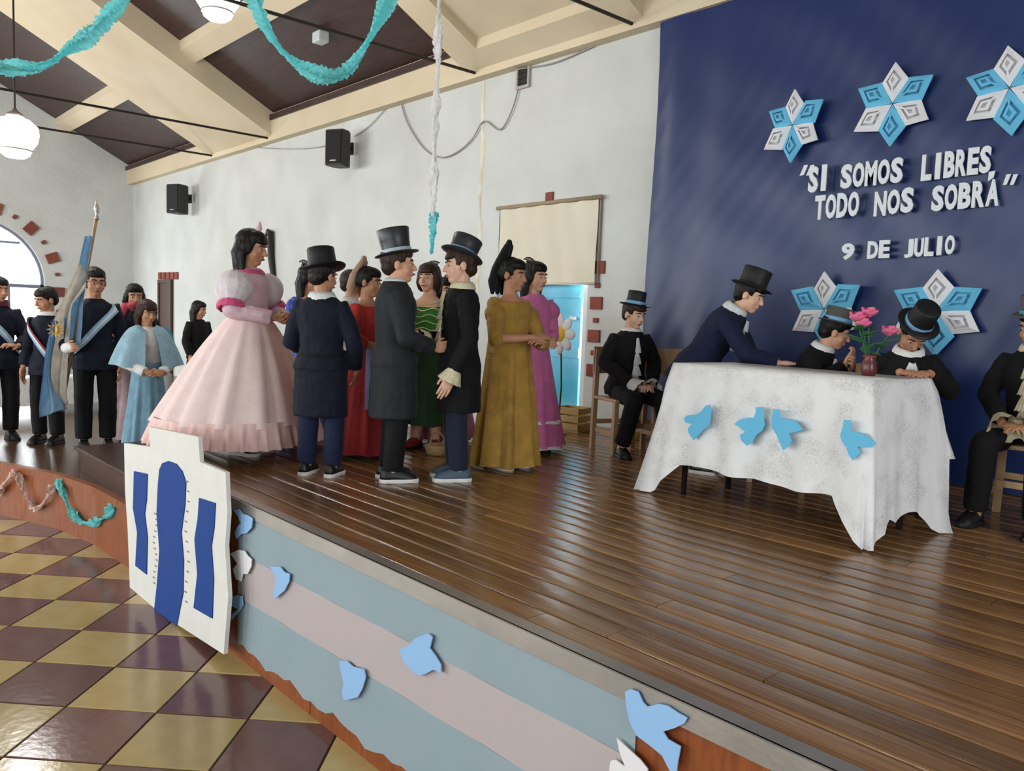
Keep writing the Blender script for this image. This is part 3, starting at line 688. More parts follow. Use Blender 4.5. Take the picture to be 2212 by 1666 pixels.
    def puffs(s, mt, r=.06, along=.2, name='puff_sleeve', rim=None):
        H = s.H
        for a, sh in zip(s.arms, s.sh):
            bm = bmesh.new(); c = sh.lerp(a[0], along); d = (a[0]-sh).normalized(); x = d.orthogonal().normalized(); y = d.cross(x); rs = []
            for q in range(11):
                u = q/10; rr = r*(math.sin(math.pi*(.12+.80*u)))**.7; rs.append([c + d*((u-.5)*2*r*H*.95) + (x*math.cos(2*math.pi*i/32)+y*math.sin(2*math.pi*i/32))*(rr+.004*math.sin(i*2.5))*H for i in range(32)])
            rings(bm, rs); o = obj(name, bm, mt, s.root, smooth=True)
            if rim:
                bm = bmesh.new(); q = c + d*(r*H*.98); rs = [[q + d*dz*H + (x*math.cos(2*math.pi*i/32)+y*math.sin(2*math.pi*i/32))*(rr+.004*math.sin(i*2.5))*H for i in range(32)] for dz, rr in ((-.012, r*.66), (0, r*.74), (.014, r*.80), (.022, r*.7))]
                rings(bm, rs, False, False); obj('sleeve_trim', bm, rim, o, smooth=True)
    def comb(s, mt, h=.09, w=.06, name='hair_comb', back=-.05, tines=9, curve=.03):
        bm = bmesh.new()
        for i in range(tines):
            t = i/(tines-1)*2-1; tube(bm, [s.hp((t*w*.55, back, .085)), s.hp((t*w*.9, back-curve*.3, .085+h*.6)), s.hp((t*w, back-curve, .085+h*(1-.35*t*t)))], [.004*s.hs, .003*s.hs, .0025*s.hs], 5)
        for hh in (.45, .98):
            pts = [s.hp((t*w*(.7+.3*hh), back-curve*hh, .085+h*hh*(1-.35*t*t))) for t in [k/8*2-1 for k in range(9)]]; tube(bm, pts, [.0045*s.hs]*9, 5)
        return obj(name, bm, mt, s.root, smooth=True)
    def plate(s, mt, h=.1, w=.05, back=-.06, lean=.02, name='hair_comb', th=.012):
        """solid tall comb"""
        bm = bmesh.new(); rs = []
        for q in range(8):
            u = q/7; ww = w*(.7+.5*u)*(1 if u < .75 else math.sqrt(max(.08, 1-((u-.75)/.26)**2)))
            rs.append([s.hp((ww*math.cos(2*math.pi*i/16), back-lean*u+th*math.sin(2*math.pi*i/16), .06+h*u)) for i in range(16)])
        rings(bm, rs); return obj(name, bm, mt, s.root, smooth=True)
def fl(x, y, z=ST): p = onz(x, y, z); return (p.x, p.y, z)
# arm poses: (elbow, wrist, hand direction, palm normal, curl), as fractions of the height
def front_hands(u=.60, f=.14, x=.03, ex=.145, eu=.625, ef=.01):
    return {'R': ((ex, ef, eu), (x+.045, f, u), (-.8, .5, 0), (0, -.3, -.2), .6), 'L': ((-ex, ef, eu), (-x-.045, f, u), (.8, .5, 0), (0, -.3, -.2), .6)}
STRIPE = [M_CYANP, M_WHITE, M_CYANP]
M_SASHB = cloth('sash_sky_blue', (150, 190, 220)); M_SASHW = cloth('sash_white', (226, 226, 226)); SASH = [M_SASHB, M_SASHW, M_SASHB]
M_SASHR = cloth('sash_crimson', (150, 60, 80))

# --- colour party on the lower platform
p = Person('child in navy jacket with maroon scarf and striped sash, end of the colour party', fl(0, 950, LO), 50, 1.62, M_SKIN2, head=(10, -5, 0), arms={'L': ((-.14, .02, .62), (-.06, .15, .585), (.9, .3, .1), (0, -.3, -1), .6)})
p.hair(M_HAIRK); p.trousers(M_BLACK); p.coat(M_NAVY, .44); p.sash(SASH, .66, .12, .03, .06, 1); p.collar(cloth('maroon_scarf', (86, 28, 40)), .058, .04, name='scarf'); p.shoes(M_SHOEK, M_SHOEK)
p = Person('small child in navy jumper with white collar and crimson edged sash behind the flag', fl(105, 957, LO), -5, 1.53, M_SKIN2, head=(-25, -14, 0))
p.hair(M_HAIRK); p.trousers(M_BLACK); p.coat(M_NAVY, .44); p.collar(M_WHITE, .050, .026); p.sash([M_SASHB, M_SASHW, M_SASHR], .64, .14, .03, .065, 1); p.shoes(M_SHOEK, M_SHOEK)
p = Person('tall teenager in navy jumper and glasses carrying the flag with a white gloved hand', fl(207, 968, LO), 32, 1.73, M_SKIN2, head=(12, -6, 0), arms={'R': ((.15, .04, .60), (.15, .17, .565), (-.25, .9, .1), (-1, 0, 0), 1.1), 'L': ((-.135, -.02, .62), (-.12, .03, .48), (0, .1, -1), (1, 0, 0), .5)})
p.hair(M_HAIRK); p.trousers(M_BLACK); p.coat(M_NAVY, .44); p.sash(SASH, .67, .13, .032, .055, -1); p.shoes(M_SHOEK, M_SHOEK); flagman = p
bm = bmesh.new(); e, w, d, n_, c = p.arms[0]; dr = (w-e).normalized(); tube(bm, [w-dr*.05, w, w+d*.07, w+d*.11+n_*.02], [.045, .048, .05, .035], 10); obj('glove', bm, M_WHITE, p.root, smooth=True)
bm = bmesh.new()
for sg in (1, -1):
    pts = [p.hp((sg*.030+.024*math.cos(a), .086, .0+.016*math.sin(a))) for a in [k*math.pi/6 for k in range(13)]]; tube(bm, pts, [.0022]*13, 5, False)
    tube(bm, [p.hp((sg*.054, .084, .004)), p.hp((sg*.076, .0, .004))], [.002, .002], 5)
tube(bm, [p.hp((-.007, .092, .003)), p.hp((.007, .092, .003))], [.002, .002], 5); obj('glasses', bm, M_IRON, p.root, smooth=True)
# girl with a pink head scarf behind, holding a teal folder
M_PINKPALE = cloth('pale_pink_cotton', (232, 196, 200)); M_SCARF = cloth('rose_scarf', (196, 78, 96))
p = Person('girl in pale pink skirt with rose head scarf behind the child in light blue', fl(292, 952, LO), 25, 1.60, M_SKIN2, head=(8, -4, 0), arms={'L': ((-.15, .02, .62), (-.13, .16, .60), (-.5, .8, .2), (0, .3, -1), .7), 'R': ((.14, .0, .62), (.05, .14, .58), (-.8, .4, 0), (0, -.3, -1), .6)})
p.hair(M_HAIRK, 'long', length=.1); p.coat(M_NAVY, .5, 'cardigan'); p.skirt(M_PINKPALE, .58, .03, .09, .17, 12); p.shoes(M_SHOEK, M_SHOEK); pinkscarf = p
bm = bmesh.new(); ell(bm, (0, .035, -.065), (.060, .060, .035), p.HM()); ell(bm, (0, -.01, -.09), (.075, .075, .04), p.HM())
tube(bm, [p.hp((.06, -.02, -.07)), p.T((.09*p.H, .03*p.H, .78*p.H)), p.T((.11*p.H, .075*p.H, .68*p.H))], [.04, .055, .03], 10); o = obj('head_scarf', bm, M_SCARF, p.root, smooth=True); remesh(o, .009, 3, .5, .008, .06)
# child in light blue shawl
M_LBLUE = cloth('light_blue_shawl', (150, 186, 204)); M_LBLUE2 = cloth('light_blue_skirt', (132, 172, 194))
p = Person('girl in light blue shawl and long skirt with white sleeves and clasped hands', fl(318, 982, LO), 40, 1.44, M_SKIN2, head=(10, -12, 0), arms=front_hands(.545, .155, .0, .15, .60, .03))
p.hair(M_HAIRB, 'long', length=.16, fringe=True); p.coat(M_WHITE, .5, 'blouse', cuff=1.1, armk=.86); p.skirt(M_LBLUE2, .60, .03, .085, .15, 10, .016); p.shoes(M_SHOEK, M_SHOEK)
bm = bmesh.new(); rs = []
for q in range(12):
    u = q/11; row = []
    for i in range(41):
        a = math.radians(104 + 332*i/40); rr = .050+.142*u**.5
        row.append(p.T((math.cos(a)*(rr*1.13+.012*u*math.sin(i*1.1))*p.H, math.sin(a)*(rr*.78+.012*u*math.sin(i*1.1))*p.H, (.832-.255*u+.012*math.cos(a*2))*p.H)))
    rs.append(row)
rings(bm, rs, False, False, False); o = obj('shawl', bm, M_LBLUE, p.root, smooth=True)
# dark haired girl behind the pink dress
p = Person('girl with long black hair partly hidden behind the big pink gown', fl(428, 880, LO), 60, 1.47, M_SKIN2, head=(20, -10, 0))
p.hair(M_HAIRK, 'long', length=.22); p.coat(M_BLACK, .46, 'jacket'); p.skirt(M_BLACK, .58, .05, .085, .15)
# --- girl in the great pink gown
M_PINKG = cloth('pale_pink_tulle', (242, 216, 212), .8, .1, .12); M_PINKT = cloth('pink_satin_bodice', (226, 192, 204), .6); M_HOT = cloth('hot_pink_ribbon', (216, 84, 132), .6); M_PINKR = cloth('pink_ruffle', (240, 202, 196), .8, .15, .15)
M_TULLEW = cloth('sheer_white_puff', (232, 222, 226))
p = Person('girl with long black hair in a great pale pink hooped gown with hot pink trim', fl(536, 978), 72, 1.53, M_SKIN2, head=(10, -10, 0), arms=front_hands(.615, .165, .005, .155, .64, .02))
p.hair(M_HAIRK, 'long', length=.2, fringe=True); p.coat(M_PINKT, .56, 'bodice', grow=.012, cuff=1.0); p.puffs(M_TULLEW, .078, .32, rim=M_HOT); p.collar(M_HOT, .062, .02, .806, name='neck_frill')
p.skirt(M_PINKG, .615, .155, .09, .372, 15, .017, .80, cf=-.055, ph=.5); p.skirt(M_PINKR, .175, .065, .372, .405, 46, .016, 1, 'skirt_ruffle', cf=0, n=300, k=8)
for o in p.root.children:
    if o.name.startswith('skirt_ruffle'): o.location = (0, -.055*p.H, 0)
p.shoes(M_SHOEK, M_SOLE)
bm = bmesh.new(); lathe(bm, [(.001, .14), (.012, .12), (.02, .09), (.016, .075)], 12, p.HM(MX.Translation((0, .02, .03)))); obj('hair_ornament', bm, M_PINKPALE, p.root, smooth=True)
# --- girl in royal blue behind the navy boy
M_ROYAL = cloth('royal_blue_satin', (36, 66, 158), .5)
p = Person('girl in royal blue gown with black hair comb behind the boy in navy suit', fl(662, 938), 65, 1.36, M_SKIN, head=(5, -6, 0), arms=front_hands(.60, .14, .02))
p.hair(M_HAIRK, 'long', length=.16); p.coat(M_ROYAL, .56, 'bodice', sleeve=.9, top=.80); p.puffs(M_ROYAL, .055, .2); p.skirt(M_ROYAL, .61, .02, .085, .18, 12, .012); p.comb(M_IRON, .055, .06); p.shoes(M_SHOEK, M_SHOEK)
# --- boy from behind in navy suit and floppy top hat
p = Person('boy seen from behind in navy suit with rumpled black top hat', fl(690, 1026), 168, 1.31, M_SKIN2, head=(-25, -6, 0), arms={'R': ((.16, .0, .62), (.135, .09, .50), (-.3, .5, -.8), (-1, 0, 0), .6), 'L': ((-.155, .0, .62), (-.10, .12, .56), (.3, .9, 0), (1, 0, 0), .6)}, spread=.065)
p.hair(M_HAIRK); p.trousers(M_NAVY2, .97); p.coat(M_NAVY, .28, grow=.022, flare=.004, slack=1.08); p.collar(M_WHITE, .058, .045, .805); p.hat(M_HATK, None, (10, 4, -13), .135, .092, .086, .05, .018, .042, dent=.012); p.shoes(M_SHOEK, M_SOLE)
bm = bmesh.new(); rings(bm, [p.ring(z, .113, .090, n=28) for z in (.545, .553, .563, .57)], False, False); obj('belt', bm, M_BLACK, p.root, smooth=True)
# --- boy with spectacles and white collar beyond him
p = Person('boy in white shirt looking sideways between the navy suit and the red gown', fl(752, 958), 80, 1.31, M_SKIN, head=(0, -4, 0))
p.hair(M_HAIRB); p.trousers(M_BLACK); p.coat(M_WHITE, .47, 'shirt'); p.collar(M_WHITE); p.shoes(M_SHOEK, M_SHOEK)
# --- girl in red
M_RED = cloth('red_cotton', (196, 56, 52)); M_LAV = cloth('lavender_apron', (150, 146, 186)); M_DRED = cloth('dark_red_skirt', (136, 30, 32)); M_HORN = mat('horn_comb', (176, 142, 118), .5, bump=.3)
p = Person('girl in red bodice and dark red skirt with lavender apron and tall horn comb', fl(786, 985), 70, 1.31, M_SKIN2, head=(5, -5, 0), arms=front_hands(.58, .13, .03))
p.hair(M_HAIRK, 'tied', length=.03); p.coat(M_RED, .56, 'bodice', sleeve=.5, top=.80); p.skirt(M_DRED, .60, .03, .085, .19, 12, .012); mantilla_later = p; p.shoes(M_SHOEK, M_SHOEK)
bm = bmesh.new(); rs = []
for q in range(10):
    u = q/9; rs.append([V(((.088+.085*u)*p.H*math.cos(a)*1.03, (.088+.085*u)*p.H*math.sin(a)*1.02, (.60-.33*u)*p.H)) for a in [math.radians(30+150*i/24) for i in range(25)]])
rings(bm, rs, False, False, False); obj('apron', bm, M_LAV, p.root, smooth=True)
# --- boy in charcoal tail coat
p = Person('boy in long charcoal tail coat and tall shiny black top hat with silver band', fl(845, 1036), 108, 1.40, M_SKIN, head=(-14, 2, 0), arms={'R': ((.145, .02, .62), (.07, .155, .575), (-.3, .9, .1), (-1, 0, 0), .6), 'L': ((-.14, .03, .62), (-.05, .165, .585), (.2, .95, .1), (1, 0, 0), .6)}, spread=.055)
p.hair(M_HAIRB); p.trousers(M_BLACK, .97); p.coat(M_CHAR, .275, grow=.022, flare=.008, slack=1.06); p.collar(M_CHAR, .056, .036, .812, name='coat_collar'); p.collar(M_WHITE, .046, .036, .826); p.hat(M_HATS, M_BANDS, (0, 10, -2), .152, .080, .092, .042, .006, .055); p.shoes(M_SHOEK, M_SOLE, 1.08)
# --- girl in green
M_GRN = cloth('green_velvet', (52, 112, 40), .7); M_DGRN = cloth('dark_green_skirt', (30, 58, 28), .8); M_CORD = mat('pale_cord', (206, 206, 150), .6)
p = Person('girl with brown bob in green off shoulder gown laced with pale cords', fl(918, 968), -22, 1.38, M_SKIN, head=(0, -2, 0), arms=front_hands(.57, .14, .02))
p.hair(M_HAIRB, 'bob', fringe=True, length=.06); p.coat(M_GRN, .56, 'bodice', grow=.016, top=.79, sleeve=.6); p.skirt(M_DGRN, .60, .14, .088, .17, 12, .014); p.comb(M_IRON, .04, .05); p.shoes(cloth('red_slipper', (150, 36, 40)), M_SHOEK)
bm = bmesh.new()
for k in range(6):
    z = .785-.034*k; pts = [p.T(((.118-.004*k)*p.H*math.cos(a), (.092)*p.H*math.sin(a), (z+.008*math.sin(a*6+k))*p.H)) for a in [math.radians(15+150*i/14) for i in range(15)]]; tube(bm, pts, [.004]*15, 5)
obj('bodice_lacing', bm, M_CORD, p.root, smooth=True)
# --- girl in dusty pink mostly hidden
M_DUSTY = cloth('dusty_pink_cotton', (204, 138, 156))
p = Person('girl in dusty pink gown mostly hidden behind the boy in black coat', fl(956, 952), 20, 1.30, M_SKIN, head=(0, -5, 0), arms=front_hands(.58, .13, .02))
p.hair(M_HAIRK, 'long', length=.1); p.coat(M_DUSTY, .56, 'bodice'); p.skirt(M_DUSTY, .61, .03, .085, .20, 12, .014); p.shoes(M_SHOEK, M_SHOEK)
# --- boy in black coat with lace, facing the other way
p = Person('boy in black frock coat with lace cuffs and top hat with bright blue band', fl(985, 1034), -78, 1.41, M_SKIN3, head=(6, -2, 4), arms={'L': ((-.145, -.02, .615), (-.135, .05, .46), (0, .45, -.9), (1, 0, 0), .5), 'R': ((.14, .02, .62), (.06, .15, .60), (-.4, .9, 0), (-1, 0, 0), .6)}, spread=.055)
p.hair(M_HAIRB, fringe=True); p.trousers(cloth('dark_blue_trousers', (26, 32, 52)), .97); p.coat(M_BLACK, .30, grow=.018, flare=.004, sleeve=.9); p.collar(M_CREAM, .050, .032, .822, name='lace_collar'); p.jabot(M_CREAM, .81, .60, .05, .082); p.cuffs(M_CREAM, 1.35, 'lace_cuff'); p.hat(M_HATS, M_BANDB, (0, 24, 4), .118, .080, .086, .042, .010, .058); p.shoes(M_SHOEB, M_SOLE, 1.08)
# --- girl in gold
M_GOLD = cloth('mustard_gold_velvet', (176, 134, 56), .65, .5, .5); M_VEIL = cloth('black_veil', (22, 20, 22))
p = Person('girl in mustard gold gown with tall black comb and veil and crossed arms', fl(1090, 1008), 48, 1.39, M_SKIN2, head=(12, -6, 0), arms={'R': ((.155, .06, .62), (.03, .175, .63), (-.95, .2, .1), (0, -.4, -1), .6), 'L': ((-.16, .07, .60), (-.03, .19, .605), (.95, .1, .15), (0, -.4, -1), .6)})
p.hair(M_HAIRK, 'tied', length=.03); p.coat(M_GOLD, .54, 'bodice', grow=.02, top=.80, sleeve=.12, slack=1.05); p.puffs(M_GOLD, .05, .3, 'short_sleeve'); p.skirt(M_GOLD, .64, .02, .100, .165, 9, .026, 1.0, oval=.95); p.shoes(M_SHOEK, M_SOLE)
def mantilla(p, mt, top=.205, w=1.0, name='veil', low=-.13):
    bm = bmesh.new()
    for sx in (-.030, 0, .030):
        tube(bm, [p.hp((sx*.8*w, -.062, top-abs(sx)*.9)), p.hp((sx*w, -.078, top*.62)), p.hp((sx*1.5*w, -.105, .03)), p.hp((sx*2.0*w, -.118, -.06)), p.hp((sx*2.1*w, -.105, low))], [.022*p.hs*w, .026*p.hs*w, .034*p.hs, .032*p.hs, .016*p.hs], 10)
    o = obj(name, bm, mt, p.root, smooth=True); remesh(o, .007, 3, .5, .006, .04)
mantilla(p, M_VEIL); mantilla(mantilla_later, M_HORN, .165, 1.0, 'hair_comb', -.10)
# --- girl in orchid pink
M_ORCH = cloth('orchid_pink_cotton', (208, 112, 164))
p = Person('girl in orchid pink gown with white trimmed hem and black tiara', fl(1140, 974), 34, 1.42, M_SKIN, head=(14, -4, 0), arms=front_hands(.58, .12, .0, .125))
p.hair(M_HAIRK, 'long', length=.14); p.coat(M_ORCH, .56, 'bodice', grow=.016, sleeve=.6); p.puffs(M_ORCH, .055, .25); p.skirt(M_ORCH, .61, .035, .085, .195, 10, .012, 1.1); p.comb(M_IRON, .05, .055, 'tiara'); p.shoes(M_SHOEK, M_SHOEK)
for z, r_ in ((.165, .170), (.035, .197)): p.skirt(M_WHITE, z+.012, z-.006, r_, r_+.004, 10, .003, name='hem_trim')
# ------------------------------------------------------------------ chairs
def chair(label, loc, rz, back=True, seat_h=.42, stool=False, group=None):
    t = empty('wooden_stool' if stool else 'wooden_chair', label, 'stool' if stool else 'chair', loc, rz, group)
    obj('seat', B(-.19, .19, -.18, .19, seat_h-.025, seat_h, .008), M_CHAIRW, t)
    for sx in (-1, 1):
        for sy in (-1, 1):
            bm = bmesh.new(); x, y = sx*.165, sy*.155; top = seat_h+.36 if (sy < 0 and back) else seat_h-.02
            quadbox(bm, [(x*1.08+a*.018, y*1.1+b*.018, 0) for a, b in ((-1, -1), (1, -1), (1, 1), (-1, 1))] + [(x+a*.018, y*(1.12 if top > seat_h else 1)+b*.018, top) for a, b in ((-1, -1), (1, -1), (1, 1), (-1, 1))]); obj('leg', bm, M_CHAIRW, t)
    for y in (-.155, .155): obj('stretcher', B(-.165, .165, y-.012, y+.012, .2, .235), M_CHAIRW, t)
    for x in (-.165, .165): obj('stretcher', B(x-.012, x+.012, -.155, .155, .14, .175), M_CHAIRW, t)
    if back:
        bm = bmesh.new(); rs = []
        for i in range(9):
            u = i/8*2-1; y = -.185-.025*(1-u*u); x = u*.19; rs.append([(x, y-.009, seat_h+.17), (x, y+.009, seat_h+.17), (x, y+.009, seat_h+.38), (x, y-.009, seat_h+.38)])
        rings(bm, rs); obj('backrest', bm, M_CHAIRW, t, smooth=False)
    return t
def facez(face): fv = TOW2*math.cos(math.radians(face)) + RIGHT2*math.sin(math.radians(face)); return math.atan2(-fv.x, fv.y)
def lap(u=.40, f=.20, ex=.16, eu=.50):
    return {'R': ((ex, .03, eu), (.055, f, u), (-.85, .5, -.05), (0, -.2, -1), .7), 'L': ((-ex, .03, eu), (-.055, f, u), (.85, .5, -.05), (0, -.2, -1), .7)}
M_FRILL = cloth('white_frill', (226, 228, 230), .75, .5, .3)
# seated boy beside the table
b = fl(1345, 975); face = 22
chair('pale wooden chair under the seated boy beside the table', (b[0], b[1], ST), facez(face))
p = Person('boy seated on a chair beside the table in black velvet jacket with frilled shirt', b, face, 1.38, M_SKIN3, seat=.42, head=(14, -6, -3), lean=6, arms=lap(.385, .19), legs={'R': ((.085, .25, .315), (.11, .17, .042)), 'L': ((-.085, .25, .315), (-.12, .26, .042))})
p.hair(M_HAIRB, fringe=True); p.trousers(M_BLACK, .9); p.coat(M_BLACK, .47, 'jacket', grow=.020, sleeve=.86, slack=1.05); p.collar(M_WHITE, .048, .028); p.jabot(M_FRILL, .80, .55, .035, .085); p.cuffs(M_FRILL, 1.5, 'frilled_cuff'); p.hat(M_HATK, M_BANDB, (-10, 8, -4), .112, .074, .070, .045, .006, .062); p.shoes(M_SHOEK, M_SHOEK)
# ------------------------------------------------------------------ table with lace cloth
TFL, TFR = V((-2.86, 3.86, 0)), V((-1.66, 3.735, 0)); tx = (TFR-TFL).normalized(); ty = V((-tx.y, tx.x, 0)); TL = (TFR-TFL).length; TDp = .52; TH = .765
TC = (TFL+TFR)/2 + ty*TDp/2; TRZ = math.atan2(tx.y, tx.x)
table = empty('table', 'school table hidden under the white lace cloth', 'table', (TC.x, TC.y, ST), TRZ)
obj('tabletop', B(-TL/2, TL/2, -TDp/2, TDp/2, TH-.03, TH, .004), M_CHAIRW, table)
for sx in (-1, 1):
    for sy in (-1, 1):
        bm = bmesh.new(); tube(bm, [(sx*(TL/2-.06), sy*(TDp/2-.06), 0), (sx*(TL/2-.06), sy*(TDp/2-.06), TH-.03)], [.016, .016], 10, False); obj('leg', bm, M_IRON, table, smooth=True)
M_LACE = mat('white_lace', (226, 226, 224), .85, .2)
nt = M_LACE.node_tree; b_ = nt.nodes['Principled BSDF']
tc = [q for q in nt.nodes if q.type == 'TEX_COORD'][0]
vo = nt.nodes.new('ShaderNodeTexVoronoi'); vo.inputs['Scale'].default_value = 55; vo.feature = 'DISTANCE_TO_EDGE'; nt.links.new(tc.outputs['Object'], vo.inputs['Vector'])
nz = nt.nodes.new('ShaderNodeTexNoise'); nz.inputs['Scale'].default_value = 7; nz.inputs['Detail'].default_value = 6; nt.links.new(tc.outputs['Object'], nz.inputs['Vector'])
mr = nt.nodes.new('ShaderNodeMapRange'); mr.inputs[1].default_value = 0; mr.inputs[2].default_value = .16; nt.links.new(vo.outputs['Distance'], mr.inputs[0])
ml = nt.nodes.new('ShaderNodeMath'); ml.operation = 'MULTIPLY'; nt.links.new(mr.outputs[0], ml.inputs[0])
mr2 = nt.nodes.new('ShaderNodeMapRange'); mr2.inputs[1].default_value = .45; mr2.inputs[2].default_value = .62; nt.links.new(nz.outputs['Fac'], mr2.inputs[0]); nt.links.new(mr2.outputs[0], ml.inputs[1])
mx = nt.nodes.new('ShaderNodeMix'); mx.data_type = 'RGBA'; mx.inputs['A'].default_value = (*s2l((230, 229, 228)), 1); mx.inputs['B'].default_value = (*s2l((206, 204, 202)), 1); nt.links.new(ml.outputs[0], mx.inputs['Factor']); nt.links.new(mx.outputs['Result'], b_.inputs['Base Color'])
bp = nt.nodes.new('ShaderNodeBump'); bp.inputs['Strength'].default_value = .35; bp.inputs['Distance'].default_value = .006; nt.links.new(vo.outputs['Distance'], bp.inputs['Height']); nt.links.new(bp.outputs[0], b_.inputs['Normal'])
# cloth: perimeter loop of the top, then rings going down; corners hang lower and flare out
bm = bmesh.new(); per = []
hx, hy = TL/2+.006, TDp/2+.006; NS = 56; NE = 26
for i in range(NS): per.append((-hx+2*hx*i/NS, -hy, 0, -1))
for i in range(NE): per.append((hx, -hy+2*hy*i/NE, 1, 0))
for i in range(NS): per.append((hx-2*hx*i/NS, hy, 0, 1))
for i in range(NE): per.append((-hx, hy-2*hy*i/NE, -1, 0))
def cornerness(x, y):
    d = math.hypot(hx-abs(x), hy-abs(y)); return max(0, min(1, (1-d/.13)*1.6))
rs = []; K = 22
random.seed(3)
for q in range(K+1):
    u = q/K; row = []
    for idx, (x, y, nx, ny) in enumerate(per):
        c = cornerness(x, y); cs = c*c*(3-2*c)
        hem = .57 + .008*math.sin(idx*.35) + cs*.19
        if nx > 0: hem = .66+cs*.10 + .02*math.sin(idx*.5)
        if ny > 0: hem = .40
        dn = hem*u
        ax = math.copysign(1, x); ay = math.copysign(1, y)
        ox = nx*(1-cs)+ax*cs*.75; oy = ny*(1-cs)+ay*cs*.75
        out = .006 + .015*min(1, u*6) + u*(.035 + .085*cs) + u*.014*math.sin(idx*.62)*(1-cs) + (u**2)*.03*cs*math.sin(idx*1.9)
        if nx < 0 and ax < 0: out += .03*u
        zz = TH+.008-dn
        zf = .006
        if zz < zf: out += (zf-zz)*.6; zz = zf + .004*math.sin(idx)
        row.append(V((x+ox*out, y+oy*out, zz)))
    rs.append(row)
vr = rings(bm, rs, False, False)
top = bm.faces.new([v for v in vr[0]])
me_o = obj('tablecloth', bm, M_LACE, None, (TC.x, TC.y, ST), (0, 0, TRZ), smooth=True)
tag(me_o, 'white lace cloth draped over the table with its corners touching the stage', 'tablecloth')
# paper doves on the cloth front
nrm = -ty; pl0 = TFL + nrm*.088 + V((0, 0, ST+.4))
c5 = lambda q: (1380+q[0]/2.9493, 740+q[1]/2.9493)
DOVES = [[(455, 395), (462, 430), (458, 490), (450, 530), (410, 560), (385, 590), (350, 622), (318, 575), (315, 545), (340, 520), (300, 510), (287, 485), (310, 465), (370, 458), (400, 440), (425, 405)],
         [(800, 412), (795, 470), (805, 520), (790, 560), (750, 590), (722, 640), (690, 658), (655, 625), (645, 590), (680, 570), (650, 545), (610, 520), (650, 488), (700, 478), (735, 480), (748, 440), (745, 412)],
         [(858, 425), (900, 428), (905, 480), (950, 490), (1000, 500), (1030, 530), (1052, 555), (1000, 570), (955, 578), (975, 620), (960, 660), (920, 685), (900, 640), (880, 590), (850, 540), (848, 490)],
         [(1310, 492), (1352, 495), (1358, 570), (1420, 575), (1470, 600), (1515, 645), (1480, 668), (1395, 665), (1415, 700), (1365, 752), (1338, 715), (1325, 670), (1295, 630), (1285, 590), (1300, 545)]]
labs = ['cyan paper dove with raised head near the seated boy on the tablecloth', 'cyan paper dove facing its twin in the middle of the tablecloth', 'cyan paper dove with its wing spread away from its twin on the tablecloth', 'cyan paper dove alone near the dragging corner of the tablecloth']
for dv, lb in zip(DOVES, labs):
    pts = [onpl(*c5(q), pl0, nrm) for q in dv]; o = poly_extrude('paper_dove', pts, nrm*.004, M_CYANP); tag(o, lb, 'paper dove', 'paper doves on the tablecloth')
# ------------------------------------------------------------------ people behind the table
tw = lambda x, y, z=0: TC + tx*x + ty*y + V((0, 0, z))
def col(x, Y):
    lo, hi = 760., 1600.
    for _ in range(40):
        mid = (lo+hi)/2
        if onz(x, mid, ST).y > Y: lo = mid
        else: hi = mid
    return onz(x, mid, ST)
cb = col(1452, 5.1); chair('pale wooden chair behind the table beside the leaning boy', (cb.x, cb.y, ST), facez(15))
b = col(1520, 4.66)
p = Person('boy in navy tail coat and top hat bending forward over the table', (b.x, b.y, ST), 62, 1.42, M_SKIN3, lean=33, head=(-6, 14, 0), arms={'R': ((.16, .20, .58), (.10, .33, .545), (-.3, .9, .0), (0, 0, -1), .35), 'L': ((-.15, .16, .56), (-.13, .12, .44), (0, .2, -1), (1, 0, 0), .5)}, pel_f=-.10)
p.hair(M_HAIRK, fringe=True); p.trousers(M_BLACK); p.coat(M_NAVY2, .40, grow=.022, flare=.01, slack=1.06); p.collar(M_FRILL, .054, .04, .815, name='frilled_collar'); p.jabot(M_FRILL, .82, .68, .06, .082); p.hat(M_HATK, None, (0, 2, -6), .125, .086, .088, .040, .006, .048); p.shoes(M_SHOEK, M_SOLE)
b = col(1700, 4.82); face = 50
chair('cream backed wooden chair under the boy in grey top hat', (b.x, b.y, ST), facez(face))
p = Person('boy seated behind the table in black jacket and grey top hat with pale blue band', (b.x, b.y, ST), face, 1.33, M_SKIN, seat=.42, lean=24, head=(20, 4, -6), arms={'R': ((.15, .16, .50), (.05, .25, .59), (-.5, .3, .8), (0, -1, 0), .8), 'L': ((-.15, .16, .50), (-.02, .26, .57), (.7, .3, .5), (0, -1, 0), .8)})
p.hair(M_HAIRK); p.trousers(M_BLACK); p.coat(M_BLACK, .47, 'jacket', grow=.02); p.collar(M_WHITE, .050, .03); p.jabot(M_WHITE, .81, .66, .055, .08, 'shirt_front'); p.hat(M_HATG, M_BANDB, (0, 6, -4), .098, .078, .086, .034, .002, .056); p.shoes(M_SHOEK, M_SOLE)
b = col(1918, 4.82); face = -10
chair('wooden chair under the boy with bowed head', (b.x, b.y, ST), facez(face))
p = Person('boy with bowed head seated behind the table in black jacket and black top hat', (b.x, b.y, ST), face, 1.36, M_SKIN2, seat=.42, lean=24, head=(0, -26, -6), arms={'R': ((.16, .14, .50), (.06, .25, .575), (-.8, .5, -.05), (0, -.2, -1), .5), 'L': ((-.165, .14, .50), (-.05, .25, .575), (.8, .5, -.05), (0, -.2, -1), .5)})
p.hair(M_HAIRK); p.trousers(M_BLACK); p.coat(M_BLACK, .47, 'jacket', grow=.022, slack=1.06); p.collar(M_WHITE, .052, .032); p.jabot(M_WHITE, .815, .66, .06, .08, 'shirt_front'); p.hat(M_HATK, M_BANDB, (0, 4, -4), .130, .074, .070, .040, .004, .060); p.shoes(M_SHOEK, M_SHOEK)
